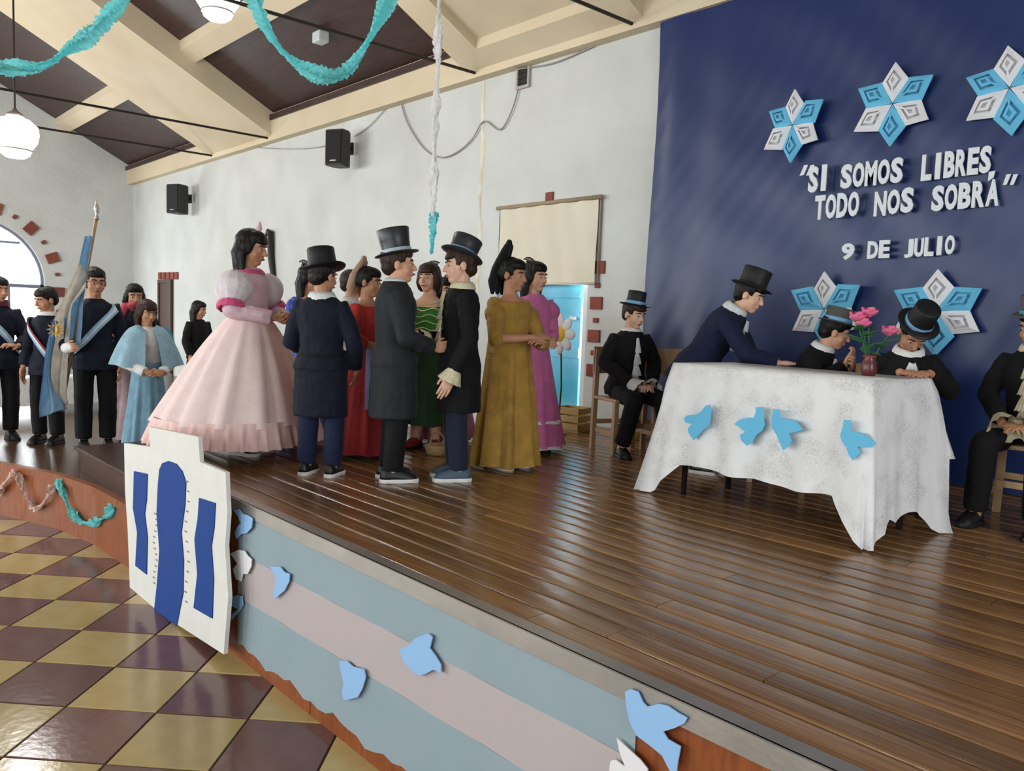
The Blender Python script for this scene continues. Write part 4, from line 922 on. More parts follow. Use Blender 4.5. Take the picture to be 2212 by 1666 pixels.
# boy on a stool at the end of the table
b = tuple(col(2212, 4.95)); face = -45
chair('plain wooden stool under the boy with cream lace ruffles', (b[0], b[1], ST), facez(face), False, .43, True)
p = Person('boy on a stool past the table end in black coat with cream lace ruffles', b, face, 1.36, M_SKIN2, seat=.43, lean=10, head=(-22, -6, 0), arms=lap(.40, .20), legs={'R': ((.10, .25, .325), (.12, .22, .042)), 'L': ((-.085, .25, .325), (-.09, .27, .042))})
p.hair(M_HAIRK); p.trousers(M_BLACK); p.coat(M_BLACK, .46, grow=.02, sleeve=.84); p.collar(M_CREAM, .05, .032); p.jabot(M_CREAM, .81, .56, .05, .085); p.cuffs(M_CREAM, 1.9, 'lace_cuff'); p.hat(M_HATG, mat('teal_satin_band', (74, 138, 150), .4), (0, 6, 0), .11, .078, .082, .036, .004, .056); p.shoes(M_SHOEK, M_SHOEK)
# vase with pink flowers on the table
vb = tw(.40, .06, TH+.006)
vz = empty('flower_vase', 'small dark red vase on the table holding pink flowers', 'vase', (vb.x, vb.y, ST+vb.z))
bm = bmesh.new(); lathe(bm, [(.02, 0), (.032, .004), (.04, .03), (.034, .07), (.024, .095), (.029, .11), (.024, .108), (.02, .09), (.018, .02)], 20, cap0=True, cap1=True); obj('vase_body', bm, mat('dark_red_glaze', (96, 44, 46), .3), vz, smooth=True)
bm = bmesh.new(); tube(bm, [(.03*math.cos(a), .03*math.sin(a), .1) for a in [k*math.pi/8 for k in range(17)]], [.004]*17, 6, False); obj('vase_rim', bm, M_BRICK, vz, smooth=True)
def flower(label, tipx, tipy, lift, lift2):
    base = V((vb.x, vb.y, ST+vb.z+.03)); dpx = onpl(tipx, tipy, base, TOW2); t = empty('pink_flower', label, 'flower', base, group='pink flowers in the vase'); v = dpx-base
    bm = bmesh.new(); tube(bm, [V((0, 0, 0)), v*.5+V((0, 0, .02)), v], [.004, .0035, .003], 6); obj('stem', bm, M_GREEN, t, smooth=True)
    for i in range(7):
        a = i*2.4; ax = V((math.cos(a), math.sin(a), .55 if i < 4 else 1.3)).normalized(); M = ax.to_track_quat('Z', 'Y').to_matrix().to_4x4(); M.translation = v + ax*.022
        bm = bmesh.new(); ell(bm, (0, 0, 0), (.028, .010, .034), M, 8, 6); obj('petal', bm, M_PINKF, t, smooth=True)
    for i in range(3):
        q = v*(.45+.18*i); a = i*2.1+lift; d = V((math.cos(a), math.sin(a), .3)).normalized(); M = d.to_track_quat('Z', 'Y').to_matrix().to_4x4(); M.translation = q + d*.035
        bm = bmesh.new(); ell(bm, (0, 0, 0), (.026, .004, .055), M, 8, 6); obj('leaf', bm, M_GREEN, t, smooth=True)
flower('tallest pink flower beside the grey top hat', 1876, 682, 0, 0); flower('pink flower leaning against the tallest bloom', 1850, 692, 1, 0); flower('pink flower low over the grey top hat brim', 1862, 706, 2, 0); flower('small pink bud drooping alone towards the bowed boy', 1920, 722, 3, 0)
# yellow crates and bucket by the door, bundle under the pink hem
bk = empty('yellow_bucket', 'mustard yellow plastic bucket standing behind the seated boy', 'bucket', fl(1368, 948)); bm = bmesh.new(); lathe(bm, [(.09, 0), (.095, .01), (.105, .10), (.075, .11), (.07, .25), (.055, .25), (.052, .1), (.001, .02)], 24, cap0=True); obj('bucket_body', bm, mat('mustard_plastic', (196, 164, 64), .45), bk, smooth=True); bm = bmesh.new(); lathe(bm, [(.074, .14), (.080, .15), (.080, .165), (.073, .17)], 24); obj('bucket_band', bm, mat('brown_band', (110, 86, 40), .6), bk, smooth=True)
cr = empty('wooden_crate', 'small pale wooden crate on the stage by the blue door', 'crate', fl(1236, 930), .2)
for k in range(3):
    for yy in (-.11, .11): obj('slat', B(-.13, .13, yy-.008, yy+.008, .02+k*.07, .075+k*.07), mat('crate_wood', (206, 176, 112), .6, var=.4), cr)
    for xx in (-.13, .13): obj('slat', B(xx-.008, xx+.008, -.10, .10, .02+k*.07, .075+k*.07), MATS['crate_wood'], cr)
obj('crate_bottom', B(-.13, .13, -.11, .11, 0, .02), MATS['crate_wood'], cr)
bs = empty('straw_basket', 'low straw basket on the stage between the green and dusty pink gowns', 'basket', fl(945, 982)); bm = bmesh.new(); lathe(bm, [(.07, 0), (.085, .02), (.095, .06), (.09, .075), (.08, .07), (.06, .015)], 28, wave=lambda a, q: .003*math.sin(a*14+q*math.pi), cap0=True, cap1=True); obj('basket_body', bm, mat('straw', (190, 160, 118), .8, bump=.6), bs, smooth=True); bm = bmesh.new(); tube(bm, [(.09*math.cos(a), 0, .07+.09*math.sin(a)) for a in [k*math.pi/10 for k in range(11)]], [.006]*11, 6); obj('basket_handle', bm, MATS['straw'], bs, smooth=True)
# paper daisy hung by the door
pd = ony(1210, 722, 5.0); dz = empty('paper_daisy', 'large paper daisy with yellow centre beside the blue door', 'paper flower', pd)
bm = bmesh.new(); ell(bm, (0, 0, 0), (.072, .03, .072)); obj('flower_centre', bm, mat('yellow_paper', (240, 200, 50), .7), dz, smooth=True)
for i in range(8):
    a = i*math.pi/4; M = MX.Translation((.11*math.cos(a), .0, .11*math.sin(a))) @ MX.Rotation(-a, 4, 'Y'); bm = bmesh.new(); ell(bm, (0, 0, 0), (.072, .014, .046), M, 12, 7); obj('petal', bm, M_WHP, dz, smooth=True)
bm = bmesh.new(); tube(bm, [(0, .01, 0), (.02, .02, -.45), (.0, .02, ST-pd.z+.03)], [.008, .008, .008], 6); obj('stem', bm, M_GREEN, dz, smooth=True); bm = bmesh.new(); lathe(bm, [(.09, ST-pd.z), (.09, ST-pd.z+.02), (.01, ST-pd.z+.04)], 20, cap0=True, cap1=True); obj('stand', bm, M_CHAIRW, dz)
# ------------------------------------------------------------------ blue curtain with lettering and paper stars
CY = WY-.10
cx0, cx1 = ony(1412, 300, CY).x, 3.2
bm = bmesh.new(); NX, NZ = 230, 70; rs = []
zt = WTOP+.02
for j in range(NZ+1):
    z = ST+.01+(zt-ST-.01)*j/NZ; row = []
    for i in range(NX+1):
        x = cx0+(cx1-cx0)*i/NX; s_ = x-cx0
        d = .014*math.sin(s_*11+math.sin(z*1.1)*.8)*math.exp(-s_*1.1) + .016*math.sin(s_*2.6+z*.25) + .012*math.sin(z*1.3+s_*.9) + .0035*math.sin((s_*.8+z*1.0)*10+math.sin(s_*3))*(.5+.5*math.sin(s_*1.3-1)) + .0012*math.sin((s_-z*.7)*31+2*math.sin(z*3))
        row.append((x + .010*math.sin(z*2.1)*max(0, 1-s_), CY+.012-d, z))
    rs.append(row)
rings(bm, rs, False, False, False)
M_CURT = mat('blue_satin_curtain', (23, 44, 94), .36, .42, var=.3, vscale=1.5, rgb2=(19, 38, 86))
curtain = tag(obj('stage_curtain', bm, M_CURT, smooth=True), 'wide deep blue satin backdrop curtain with white lettering behind the table', 'curtain')
def letter_mesh(ch):
    cu = bpy.data.curves.new('letter', 'FONT'); cu.body = ch; cu.size = 1; cu.offset = .045; cu.extrude = .02; cu.resolution_u = 3
    t = bpy.data.objects.new('t', cu); COL.objects.link(t); bpy.context.view_layer.update()
    me = bpy.data.meshes.new_from_object(t.evaluated_get(bpy.context.evaluated_depsgraph_get())); bpy.data.objects.remove(t); bpy.data.curves.remove(cu)
    co = np.zeros(len(me.vertices)*3); me.vertices.foreach_get('co', co); co = co.reshape(-1, 3)
    mn, mx_ = co[:, 0].min(), co[:, 0].max(); lo, hi = co[:, 1].min(), co[:, 1].max()
    return me, co, mn, mx_, lo, hi
M_LET = mat('white_letter_paper', (222, 226, 230), .7, .2)
LY = CY-.040
def word(txt, xl, xr, yb, ytop, yb2=None, caph=None):
    """letters spread from pixel xl to xr; baseline yb at xl, yb2 at xr"""
    n_ = len(txt); pl, pr = ony(xl, yb, LY), ony(xr, yb2 if yb2 else yb, LY); top = ony(xl, ytop, LY).z-pl.z
    adv = (pr.x-pl.x)/n_
    for i, ch in enumerate(txt):
        me, co, mn, mx_, lo, hi = letter_mesh(ch)
        h = top; w = adv*(.46 if ch in 'I1' else .92); z0 = pl.z+(pr.z-pl.z)*(i+.5)/n_; xc = pl.x+adv*(i+.5)
        out = np.zeros_like(co); out[:, 0] = ((co[:, 0]-mn)/(mx_-mn)-.5)*w; out[:, 2] = (co[:, 1]-lo)/(hi-lo)*h; out[:, 1] = -co[:, 2]*.3
        me.vertices.foreach_set('co', out.ravel()); me.update(); me.materials.clear(); me.materials.append(M_LET)
        o = obj('letter', me, None, curtain, (xc, LY, z0)); 
def mark(pts):
    poly_extrude('quotation_mark', [ony(x, y, LY) for x, y in pts], (0, .006, 0), M_LET, curtain)
word('SI', 1744, 1790, 418, 362, 411); word('SOMOS', 1814, 1950, 409, 357, 394); word('LIBRES', 1988, 2140, 392, 336, 373)
word('TODO', 1758, 1855, 476, 424, 467); word('NOS', 1886, 1973, 469, 416, 458); word('SOBRA', 2010, 2158, 458, 403, 444)
word('9', 1816, 1846, 563, 527, 561); word('DE', 1872, 1922, 560, 522, 557); word('JULIO', 1952, 2062, 558, 518, 549)
poly_extrude('comma', [ony(x, y, LY) for x, y in ((2136, 371), (2150, 369), (2146, 383), (2134, 392))], (0, .006, 0), M_LET, curtain)
for dx in (0, 14): mark([(1727+dx, 380), (1737+dx, 357), (1745+dx, 356), (1736+dx, 378)])
for dx in (0, 15): mark([(2166+dx, 400), (2174+dx, 377), (2184+dx, 376), (2174+dx, 399)])
# six pointed folded paper stars
def star(cxp, cyp, rp, rot, label, hsc=1.0, swap=False):
    c = ony(cxp, cyp, CY-.03); R_ = (ony(cxp, cyp-rp, CY-.03).z-c.z)
    t = empty('paper_star', label, 'paper star', c, group='folded paper stars on the curtain')
    random.seed(int(cxp))
    for k in range(6):
        a = math.radians(90+60*k+rot); d = V((math.cos(a), 0, math.sin(a))); e = V((-math.sin(a), 0, math.cos(a)))
        rr = R_*random.uniform(.92, 1.06); up = V((0, -1, 0))
        def P(u, v, h): q = d*u*rr + e*v*rr + up*h; return (q.x*hsc, q.y, q.z)
        mt = M_WHP if (k % 2 == 0) != swap else M_CYANP
        bm = bmesh.new(); H_ = .05
        # kite frame with cut out slots, folded along its spine
        O = [(0.02, 0), (.55, .33), (1.0, 0), (.55, -.33)]; I1 = [(.24, 0), (.555, .19), (.80, 0), (.555, -.19)]; I2 = [(.34, 0), (.555, .125), (.72, 0), (.555, -.125)]; I3 = [(.45, 0), (.555, .055), (.63, 0), (.555, -.055)]
        hh = lambda u, v: .012+H_*(1-abs(v)/.33)*(.35+.65*math.sin(math.pi*min(1, u)))
        for A_, B_ in ((O, I1), (I2, I3)):
            fr_ = [[bm.verts.new(P(u, v, hh(u, v)+dz)) for u, v in L] for L, dz in ((A_, 0), (B_, 0), (B_, -.006), (A_, -.006))]
            for L0, L1 in zip(fr_, fr_[1:]+fr_[:1]):
                for i in range(4): bm.faces.new((L0[i], L0[(i+1) % 4], L1[(i+1) % 4], L1[i]))
        # spine bridge so the inner kite stays joined to the frame
        quadbox(bm, [P(.22, -.02, .040), P(.36, -.02, .050), P(.36, .02, .050), P(.22, .02, .040), P(.22, -.02, .046), P(.36, -.02, .056), P(.36, .02, .056), P(.22, .02, .046)])
        # paper behind the cut outs
        b = [bm.verts.new(P(u*.98, v*.95, .004)) for u, v in O]; bm.faces.new(b)
        obj('star_point', bm, mt, t)
star(1716, 272, 84, 0, 'folded white and blue paper star above the opening quotation mark', .88); star(1932, 226, 92, 0, 'folded white and blue paper star above the gap between the words', 1.0); star(2184, 192, 100, 6, 'largest folded white and blue paper star above the closing words', 1.05)
star(1784, 668, 88, 4, 'folded white and blue paper star behind the grey top hat', .98); star(2026, 672, 96, 2, 'folded white and blue paper star behind the bowed boy', 1.12)
# ------------------------------------------------------------------ wall speakers
def speaker(px, py, label, w=.27, h=.46, d=.26, rz=25):
    p = ony(px, py, WY); t = empty('wall_speaker', label, 'speaker', (p.x+.05, WY-.30, p.z), math.radians(rz), 'speakers on the long wall')
    bm = bmesh.new(); pf = [(-w/2, -d/2), (w/2, -d/2), (w/2, d*.1), (w*.3, d/2), (-w*.3, d/2), (-w/2, d*.1)]
    rings(bm, [[(x, y, z) for x, y in pf] for z in (-h/2, h/2)]); bmesh.ops.bevel(bm, geom=bm.edges[:], offset=.01, segments=2, affect='EDGES'); cab = obj('cabinet', bm, M_PLASTK, t)
    obj('grille', B(-w/2+.02, w/2-.02, -d/2-.012, -d/2+.002, -h/2+.02, h/2-.02, .005), mat('grille_mesh', (30, 30, 30), .7, bump=.6, bscale=300), t)
    obj('badge', B(-.045, .045, -d/2-.016, -d/2-.011, -h/2+.05, -h/2+.065), M_ALU, t)
    bm = bmesh.new(); tube(bm, [(0, d/2-.01, .05), (0, d/2+.12, .05)], [.018, .018], 8, False); obj('bracket_arm', bm, M_IRON, t); obj('bracket_plate', B(-.05, .05, d/2+.10, d/2+.125, -.03, .13, .004), M_IRON, t)
speaker(772, 331, 'black loudspeaker on the white wall nearer the stage curtain'); speaker(419, 436, 'black loudspeaker on the white wall near the far gable end', .30, .52, .3)
# ------------------------------------------------------------------ pendant lamps
M_GLOW = mat('lit_frosted_glass', (255, 252, 244), .4, emit=12.0)
def lamp(loc, label, s=1.0, power=45):
    t = empty('pendant_lamp', label, 'lamp', loc, group='lit pendant lamps'); zt = roofz(loc[1])-loc[2]
    bm = bmesh.new(); lathe(bm, [(.07, .17), (.13, .15), (.195, .09), (.205, .02), (.19, -.06), (.15, -.12), (.135, -.135)], 28, MX.Scale(s, 4), cap0=True, cap1=True); obj('glass_bowl', bm, M_GLOW, t, smooth=True)
    bm = bmesh.new(); lathe(bm, [(.142, -.132), (.146, -.142), (.142, -.152)], 28, MX.Scale(s, 4)); obj('metal_ring', bm, M_ALU, t, smooth=True)
    bm = bmesh.new(); lathe(bm, [(.135, -.15), (.125, -.185), (.085, -.215), (.02, -.225)], 28, MX.Scale(s, 4), cap0=True, cap1=True); obj('glass_cup', bm, M_GLOW, t, smooth=True)
    bm = bmesh.new(); lathe(bm, [(.08, .165), (.075, .2), (.03, .23), (.012, .26)], 20, MX.Scale(s, 4), cap0=True, cap1=True); obj('fitter_cap', bm, M_ALU, t, smooth=True)
    bm = bmesh.new(); tube(bm, [(0, 0, .25*s), (0, 0, zt)], [.009, .009], 8, False); obj('hanging_rod', bm, M_IRON, t)
    l = bpy.data.lights.new('lamp_light', 'POINT'); l.energy = power; l.shadow_soft_size = .2; l.color = (1, .985, .96); lo_ = bpy.data.objects.new('lamp_light', l); COL.objects.link(lo_); lo_.parent = t; lo_.location = (0, 0, -.35*s)
d = ray(33, 292); lamp(tuple(CAM+d*9.6), 'lit white glass pendant lamp below the far tie rods'); d = ray(470, -8); lamp(tuple(CAM+d*8.4), 'lit white glass pendant lamp close to the turquoise garland', .95)
lamp((-15.6, .3, 3.9), 'added unseen white glass pendant lamp brightening the far gable wall', 1.0, 230); lamp((-12.0, -2.2, 3.9), 'added unseen white glass pendant lamp helping to light the far end of the hall', 1.0, 120)  # both lamps hang out of view, added to brighten the far gable wall
def onroof(x, y):
    d = ray(x, y); n_ = V((0, RS, 1)); return CAM + d*((4.8+WY*RS-n_.dot(CAM))/n_.dot(d))
q = onroof(693, 60); fx = empty('ceiling_fixture', 'small unlit white box lamp fixed to the dark ceiling boards', 'lamp', (q.x, q.y, q.z-.02)); obj('fixture_box', B(-.09, .09, -.07, .07, -.16, -.03, .02), mat('fixture_white', (190, 200, 198), .5), fx); obj('mount', B(-.03, .03, -.03, .03, -.04, .03), M_IRON, fx)
# ------------------------------------------------------------------ crepe garlands
def garland(name, pts, label, mt, w=.06, twist=9, seg=14, group=None, frill=.35, cat='garland'):
    fine = []; n_ = len(pts)
    for i in range(n_-1):
        p0, p1, p2, p3 = pts[max(i-1, 0)], pts[i], pts[i+1], pts[min(i+2, n_-1)]
        for k in range(seg):
            t = k/seg; fine.append(.5*((2*p1)+(p2-p0)*t+(2*p0-5*p1+4*p2-p3)*t*t+(3*p1-p0-3*p2+p3)*t**3))
    fine.append(pts[-1]); bm = bmesh.new(); random.seed(len(fine))
    tot = 0; L = [0]
    for a, b in zip(fine, fine[1:]): tot += (b-a).length; L.append(tot)
    for layer in range(2):
        rs = []
        ref = None
        for i, p in enumerate(fine):
            t = (fine[min(i+1, len(fine)-1)]-fine[max(i-1, 0)]).normalized()
            if ref is None: ref = t.orthogonal().normalized()
            ref = (ref-t*ref.dot(t)).normalized(); s_ = t.cross(ref); a = L[i]*twist + layer*math.pi/3
            ww = w*(.62+.38*math.sin(L[i]*twist*2+.6)); dv = ref*math.cos(a)+s_*math.sin(a); nv = t.cross(dv)
            row = []
            for k in range(7):
                u = k/6*2-1; row.append(p + dv*(u*ww*(1+random.uniform(-frill, frill)*.35*abs(u))) + nv*(.012*(1-u*u)+random.uniform(-.006, .006)*abs(u)*2) + t*random.uniform(-.006, .006))
            rs.append(row)
        rings(bm, rs, False, False, False)
    o = tag(obj(name, bm, mt, smooth=False), label, cat, group)
    if pts[0].z > 2.6:
        for e_ in ((pts[0], pts[-1]) if cat == 'garland' else (pts[0],)):
            zr = roofz(e_.y)
            if zr-e_.z > .05: b2 = bmesh.new(); tube(b2, [e_-V((0, 0, .03)), V((e_.x, e_.y, zr))], [.004, .004], 6, False); obj('hanging_string', b2, M_CABLE, o)
    return o
G = lambda dist, l: [CAM+ray(x, y)*dist for x, y in l]
garland('crepe_garland', G(4.6, [(-60, 150), (0, 144), (60, 147), (105, 138), (150, 105), (195, 78), (235, 35), (275, -10), (300, -60)]), 'turquoise crepe garland hanging near the far lit lamp', M_TEAL, .055, 6)
garland('crepe_garland', G(4.4, [(530, -50), (548, 0), (572, 55), (605, 105), (645, 140), (690, 162), (735, 160), (768, 130), (800, 80), (825, 30), (845, -20), (855, -60)]), 'turquoise crepe garland looping down in a deep U below the roof', M_TEAL, .055, 6)
gp = [CAM+ray(952, -40)*4.6]; zt_ = gp[0]
def vline(x, y): d = ray(x, y); k = math.hypot(zt_.x, zt_.y)/math.hypot(d.x, d.y); return CAM+d*k
garland('crepe_streamer', [vline(x, y) for x, y in ((958, -240), (955, -130), (952, -60), (949, 20), (946, 100), (943, 200), (940, 300), (937, 400), (934, 468))], 'long white crepe streamer hanging straight down before the white wall', M_WCREPE, .030, 9, 18, cat='streamer')
garland('crepe_streamer', [vline(x, y) for x, y in ((938, 458), (935, 490), (933, 520), (931, 548))], 'short turquoise crepe tail tied under the white streamer', M_TEAL, .028, 10, cat='streamer')
# garlands pinned along the front of the lower platform
def lowfront(x, y):
    best = None
    for (x0, y0), (x1, y1) in zip(fr, fr[1:]):
        d = (V((x1, y1, 0))-V((x0, y0, 0))).normalized(); nr = V((-d.y, d.x, 0)); q = onpl(x, y, V((x0, y0, 0)), nr)
        if min(x0, x1)-.02 <= q.x <= max(x0, x1)+.02: return q + TOW2*.05
    return onpl(x, y, V((fr[3][0], fr[3][1], 0)), V((-.4, 1, 0)).normalized()) + TOW2*.05
garland('crepe_garland', [lowfront(x, y) for x, y in ((0, 1068), (20, 1040), (42, 1018), (55, 1050), (72, 1085), (90, 1095), (108, 1075), (122, 1045))], 'pinkish white crepe garland pinned in loops on the lower platform front', mat('pinkish_crepe', (214, 186, 174), .8, bump=.5), .035, 9)
garland('crepe_garland', [lowfront(x, y) for x, y in ((132, 1036), (145, 1065), (160, 1100), (182, 1124), (210, 1125), (235, 1110), (248, 1092))], 'turquoise crepe garland pinned in a loop on the lower platform front', M_TEAL, .042, 9)
# ------------------------------------------------------------------ the cardboard building facade leaning on the stage corner
cab = empty('cardboard_facade', 'white cardboard town hall cut-out with three blue doorways leaning on the stage front', 'cut-out', (-4.75, 1.65, 0))
YB = 1.645
yl = lambda x: YB + .018*math.sin((x+4)*9)
def facade_pt(x, y, off=0, hw=0): q = ony(x, y, YB); q.y = YB+off; return q
out_px = [(281, 1284), (276, 1150), (270, 1060), (268, 958), (325, 966), (321, 922), (428, 944), (432, 998), (487, 1021), (491, 1110), (486, 1180), (493, 1290), (483, 1414)]
def slabpx(name, pxs, off, th, mt, parent):
    pts = [facade_pt(x, y, off) - V(cab.location) for x, y in pxs]; return poly_extrude(name, pts, (0, th, 0), mt, parent)
M_CARD = mat('white_card', (226, 224, 218), .75, .2, bump=.2, bscale=12, var=.3, rgb2=(208, 206, 198), vscale=6)
slabpx('board', out_px, 0, .022, M_CARD, cab)
slabpx('blue_doorway', [(291, 1018), (320, 1024), (318, 1080), (314, 1110), (320, 1160), (318, 1241), (294, 1222), (298, 1150), (289, 1098)], -.006, .006, M_BLUEP, cab)
slabpx('blue_doorway', [(343, 1045), (346, 1015), (352, 1001), (365, 996), (382, 1002), (395, 1018), (403, 1042), (401, 1090), (393, 1150), (398, 1210), (397, 1280), (383, 1352), (335, 1316), (341, 1260), (346, 1190), (340, 1110)], -.006, .006, M_BLUEP, cab)
slabpx('blue_doorway', [(432, 1076), (467, 1087), (464, 1140), (458, 1180), (463, 1250), (460, 1336), (420, 1313), (428, 1240), (422, 1165), (429, 1120)], -.006, .006, M_BLUEP, cab)
bm = bmesh.new()
for x0, y0, y1 in ((405, 1040, 1300), (336, 1110, 1260)):
    for k in range(13): q = facade_pt(x0+3*math.sin(k), y0+(y1-y0)*k/12, -.003)-V(cab.location); box(bm, q.x-.014, q.x+.014, q.y-.002, q.y+.004, q.z-.003, q.z+.003)
obj('stitching', bm, mat('grey_thread', (150, 140, 130), .8), cab, kind='stuff')
bm = bmesh.new(); a = facade_pt(400, 1100)-V(cab.location); quadbox(bm, [(a.x-.02, .02, .02), (a.x+.02, .02, .02), (a.x+.02, .09, .02), (a.x-.02, .09, .02), (a.x-.02, .015, .9), (a.x+.02, .015, .9), (a.x+.02, .03, .9), (a.x-.02, .03, .9)]); obj('prop', bm, M_CHAIRW, cab)
# ------------------------------------------------------------------ striped paper flag and doves on the stage front
pf = empty('paper_banner', 'long light blue and white striped paper banner glued along the stage front', 'banner', (-2.6, FY-.006, .4))
M_LBP = mat('light_blue_paper', (204, 226, 234), .8, .2, bump=.1, bscale=6, var=.4, rgb2=(192, 216, 226), vscale=3); M_PWP = mat('pinkish_white_paper', (244, 235, 236), .8, .2, bump=.15, bscale=6)
def strip(name, z0a, z1a, mt, seed, rag_b=False, s0=0, s1=0):
    random.seed(seed); bm = bmesh.new(); lo_, hi_ = [], []
    for i in range(41):
        t = i/40; x = -4.02 + (-1.36+4.02)*t; lo_.append((x+2.6, -.002*math.sin(i*.8), z0a + s0*t + (.015*math.sin(i*.9)+.012*math.sin(i*2.2) if rag_b else 0)-.4)); hi_.append((x+2.6, -.002*math.sin(i*.8+1), z1a + s1*t-.4))
    rings(bm, [lo_, hi_], False, False, False); bmesh.ops.solidify(bm, geom=bm.faces[:], thickness=.002); return obj(name, bm, mt, pf)
strip('paper_stripe', .075, .335, M_LBP, 1, True, 0, .07); strip('paper_stripe', .335, .57, M_PWP, 2, False, .07, .055); strip('paper_stripe', .57, .79, M_LBP, 3, False, .055, 0)
def fdove(pxs, label, mt, off=.022):
    pts = [ony(x, y, FY-off) for x, y in pxs]; tag(poly_extrude('paper_dove', pts, (0, -.004, 0), mt), label, 'paper dove', 'paper doves on the stage front')
k2 = lambda L: [(440+x/2.5, 1000+y/2.5) for x, y in L]; k3 = lambda L: [(1000+x/2.5, 1000+y/2.5) for x, y in L]
fdove(k2([(165, 255), (195, 250), (215, 275), (245, 285), (268, 300), (262, 350), (235, 380), (205, 385), (180, 410), (170, 380), (185, 345), (205, 325), (190, 290)]), 'small sky blue paper dove at the top corner beside the cardboard facade', M_SKYP)
fdove(k2([(148, 490), (190, 470), (225, 475), (240, 500), (262, 520), (260, 560), (240, 600), (215, 600), (205, 640), (180, 630), (160, 575), (185, 545)]), 'white paper dove beside the cardboard facade', M_WHP)
fdove(k2([(135, 735), (180, 715), (210, 720), (215, 770), (195, 800), (150, 850), (140, 830), (190, 790), (140, 768)]), 'sky blue paper dove half hidden at the lower corner behind the facade', M_SKYP, .02)
fdove(k2([(360, 560), (415, 560), (440, 590), (468, 600), (465, 640), (440, 690), (410, 715), (385, 735), (378, 690), (395, 640), (385, 600)]), 'small sky blue paper dove with dark edged wing on the upper banner stripe', M_SKYP)
fdove(k2([(1060, 1005), (1110, 985), (1150, 945), (1215, 920), (1240, 940), (1225, 1000), (1255, 1040), (1285, 1090), (1285, 1135), (1245, 1115), (1200, 1140), (1165, 1148), (1110, 1110), (1075, 1060)]), 'larger sky blue paper dove in the middle of the white banner stripe', M_SKYP)
fdove(k2([(735, 1070), (775, 1068), (810, 1100), (870, 1115), (878, 1160), (860, 1220), (835, 1265), (800, 1275), (760, 1280), (750, 1240), (760, 1190), (745, 1130)]), 'sky blue paper dove low on the banner below the larger dove', M_SKYP)
fdove(k3([(880, 1235), (910, 1220), (950, 1235), (975, 1290), (1000, 1315), (1060, 1300), (1110, 1310), (1160, 1345), (1215, 1375), (1200, 1405), (1150, 1430), (1085, 1450), (1110, 1490), (1180, 1530), (1165, 1610), (1155, 1680), (1120, 1660), (1080, 1580), (1020, 1530), (940, 1470), (905, 1400), (885, 1310)]), 'biggest sky blue paper dove overlapping bare reddish wood at the banner end', M_SKYP)
fdove(k3([(835, 1485), (900, 1545), (960, 1600), (1000, 1650), (1010, 1720), (900, 1760), (790, 1720), (800, 1610), (825, 1600), (880, 1640), (850, 1560)]), 'white paper dove under the biggest blue dove at the banner end', M_WHP)
# ------------------------------------------------------------------ the flag, teal folder, bench
fb = flagman.root.matrix_basis
flg = empty('ceremonial_flag', 'light blue and white ceremonial flag with golden sun drooping from a pole', 'flag', onz(150, 978, LO))
org = V(flg.location); 
topp = onpl(209, 470, org, TOW2)-org
foot = V((topp.x*-.15, topp.y*-.15, .55))
bm = bmesh.new(); tube(bm, [foot, topp], [.014, .014], 10, False); obj('pole', bm, mat('flag_pole', (140, 108, 76), .5), flg, smooth=True)
bm = bmesh.new(); M = MX.Translation(topp); lathe(bm, [(.016, -.02), (.02, .0), (.009, .02), (.018, .05), (.024, .08), (.012, .12), (.003, .16)], 14, M, cap0=True, cap1=True); obj('finial', bm, M_ALU, flg, smooth=True)
# cloth hangs in folds: three bands side by side, each a draped strip
M_FLB = cloth('flag_blue', (146, 184, 214), .7); M_FLW = cloth('flag_white', (226, 220, 208), .7)
def band(lp, rp, mt, dep, name='flag_band'):
    bm = bmesh.new(); rs = []; n_ = 22
    def samp(L, t):
        f_ = t*(len(L)-1); i = min(int(f_), len(L)-2); u = f_-i; return (L[i][0]+(L[i+1][0]-L[i][0])*u, L[i][1]+(L[i+1][1]-L[i][1])*u)
    for k in range(n_+1):
        t = k/n_; a, b = samp(lp, t), samp(rp, t); row = []
        for i in range(13):
            u = i/12; q = onpl(a[0]+(b[0]-a[0])*u, a[1]+(b[1]-a[1])*u, org+TOW2*dep, TOW2)-org; row.append(q + TOW2*(.035*math.sin(u*7+t*2+dep*9)+.012*math.sin(u*17+t*4)))
        rs.append(row)
    rings(bm, rs, False, False, False); bmesh.ops.solidify(bm, geom=bm.faces[:], thickness=.003); return obj(name, bm, mt, flg, smooth=True)
band([(186, 512), (176, 560), (166, 610), (145, 660), (142, 720), (140, 780)], [(203, 505), (196, 560), (186, 615), (184, 660), (182, 700), (176, 745)], M_FLB, .02)
band([(176, 560), (140, 650), (118, 700), (108, 760), (104, 830), (135, 890)], [(190, 620), (158, 660), (154, 720), (150, 780), (146, 850), (148, 872)], M_FLW, .07)
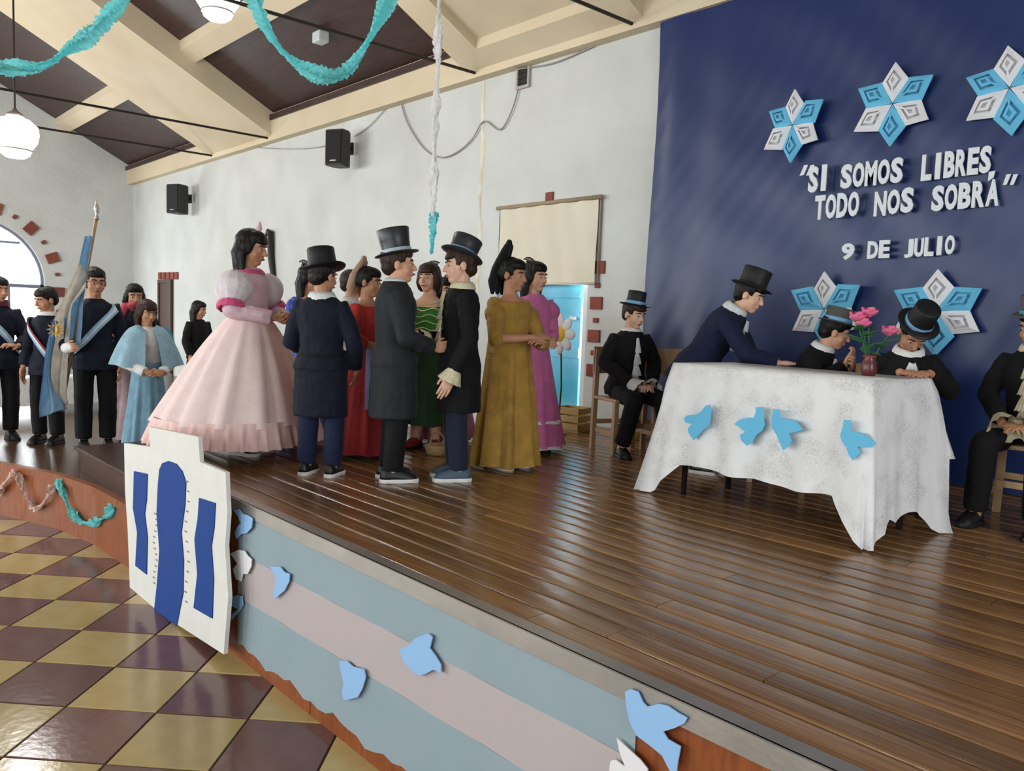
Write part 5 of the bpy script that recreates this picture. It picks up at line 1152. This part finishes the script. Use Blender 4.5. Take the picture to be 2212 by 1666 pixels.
band([(118, 690), (104, 760), (100, 800), (92, 850), (86, 880), (84, 903)], [(124, 700), (112, 770), (110, 810), (122, 850), (136, 870), (140, 884)], M_FLB, .12)
sq = onpl(124, 712, org+TOW2*.12, TOW2)-org
bm = bmesh.new(); 
for k in range(12):
    a = k*math.pi/6; dv = RIGHT2*math.cos(a)+V((0, 0, math.sin(a))); sv = RIGHT2*-math.sin(a)+V((0, 0, math.cos(a))); bm.faces.new([bm.verts.new(sq+TOW2*.03+v_) for v_ in (dv*.03-sv*.012, dv*.085, dv*.03+sv*.012)])
ell(bm, sq+TOW2*.02, (.045, .012, .045)); obj('sun_emblem', bm, mat('gold_sun', (206, 160, 64), .6), flg)
tq = V(onpl(356, 748, V(pinkscarf.root.location)+TOW2*.30, TOW2))
bm = bmesh.new(); pts = [onpl(x, y, tq, TOW2) for x, y in ((330, 712), (362, 708), (372, 722), (384, 760), (376, 792), (352, 784))]
o = poly_extrude('folder', pts, TOW2*.02, mat('teal_card', (44, 140, 160), .6)); tag(o, 'teal card folder held beside the girl in the light blue shawl', 'folder')
bn = empty('draped_bench', 'low bench draped in white cloth behind the colour party', 'bench', (-11.6, 2.9, LO), math.radians(8))
obj('bench_seat', B(-.2, .2, -1.6, 1.1, .40, .44), M_CHAIRW, bn)
for sx in (-.16, .16):
    for sy in (-1.5, 1.0): obj('leg', B(sx-.02, sx+.02, sy-.02, sy+.02, 0, .4), M_CHAIRW, bn)
bm = bmesh.new(); loop = []
for i in range(120):
    a = i/120*4
    s_ = a % 1; x, y = ((-.21+.42*s_, -1.61), (.21, -1.61+2.72*s_), (.21-.42*s_, 1.11), (-.21, 1.11-2.72*s_))[int(a)]
    loop.append((x, y))
rs = [[(x*(1+.10*u)+.012*u*math.sin(i*1.3), y*(1+.01*u), .446-.34*u) for i, (x, y) in enumerate(loop)] for u in (0, .1, .4, .7, 1)]
vr = rings(bm, rs, False, False); bm.faces.new(vr[0]); obj('bench_cover', bm, M_WHITE, bn, smooth=True)
apply_all()
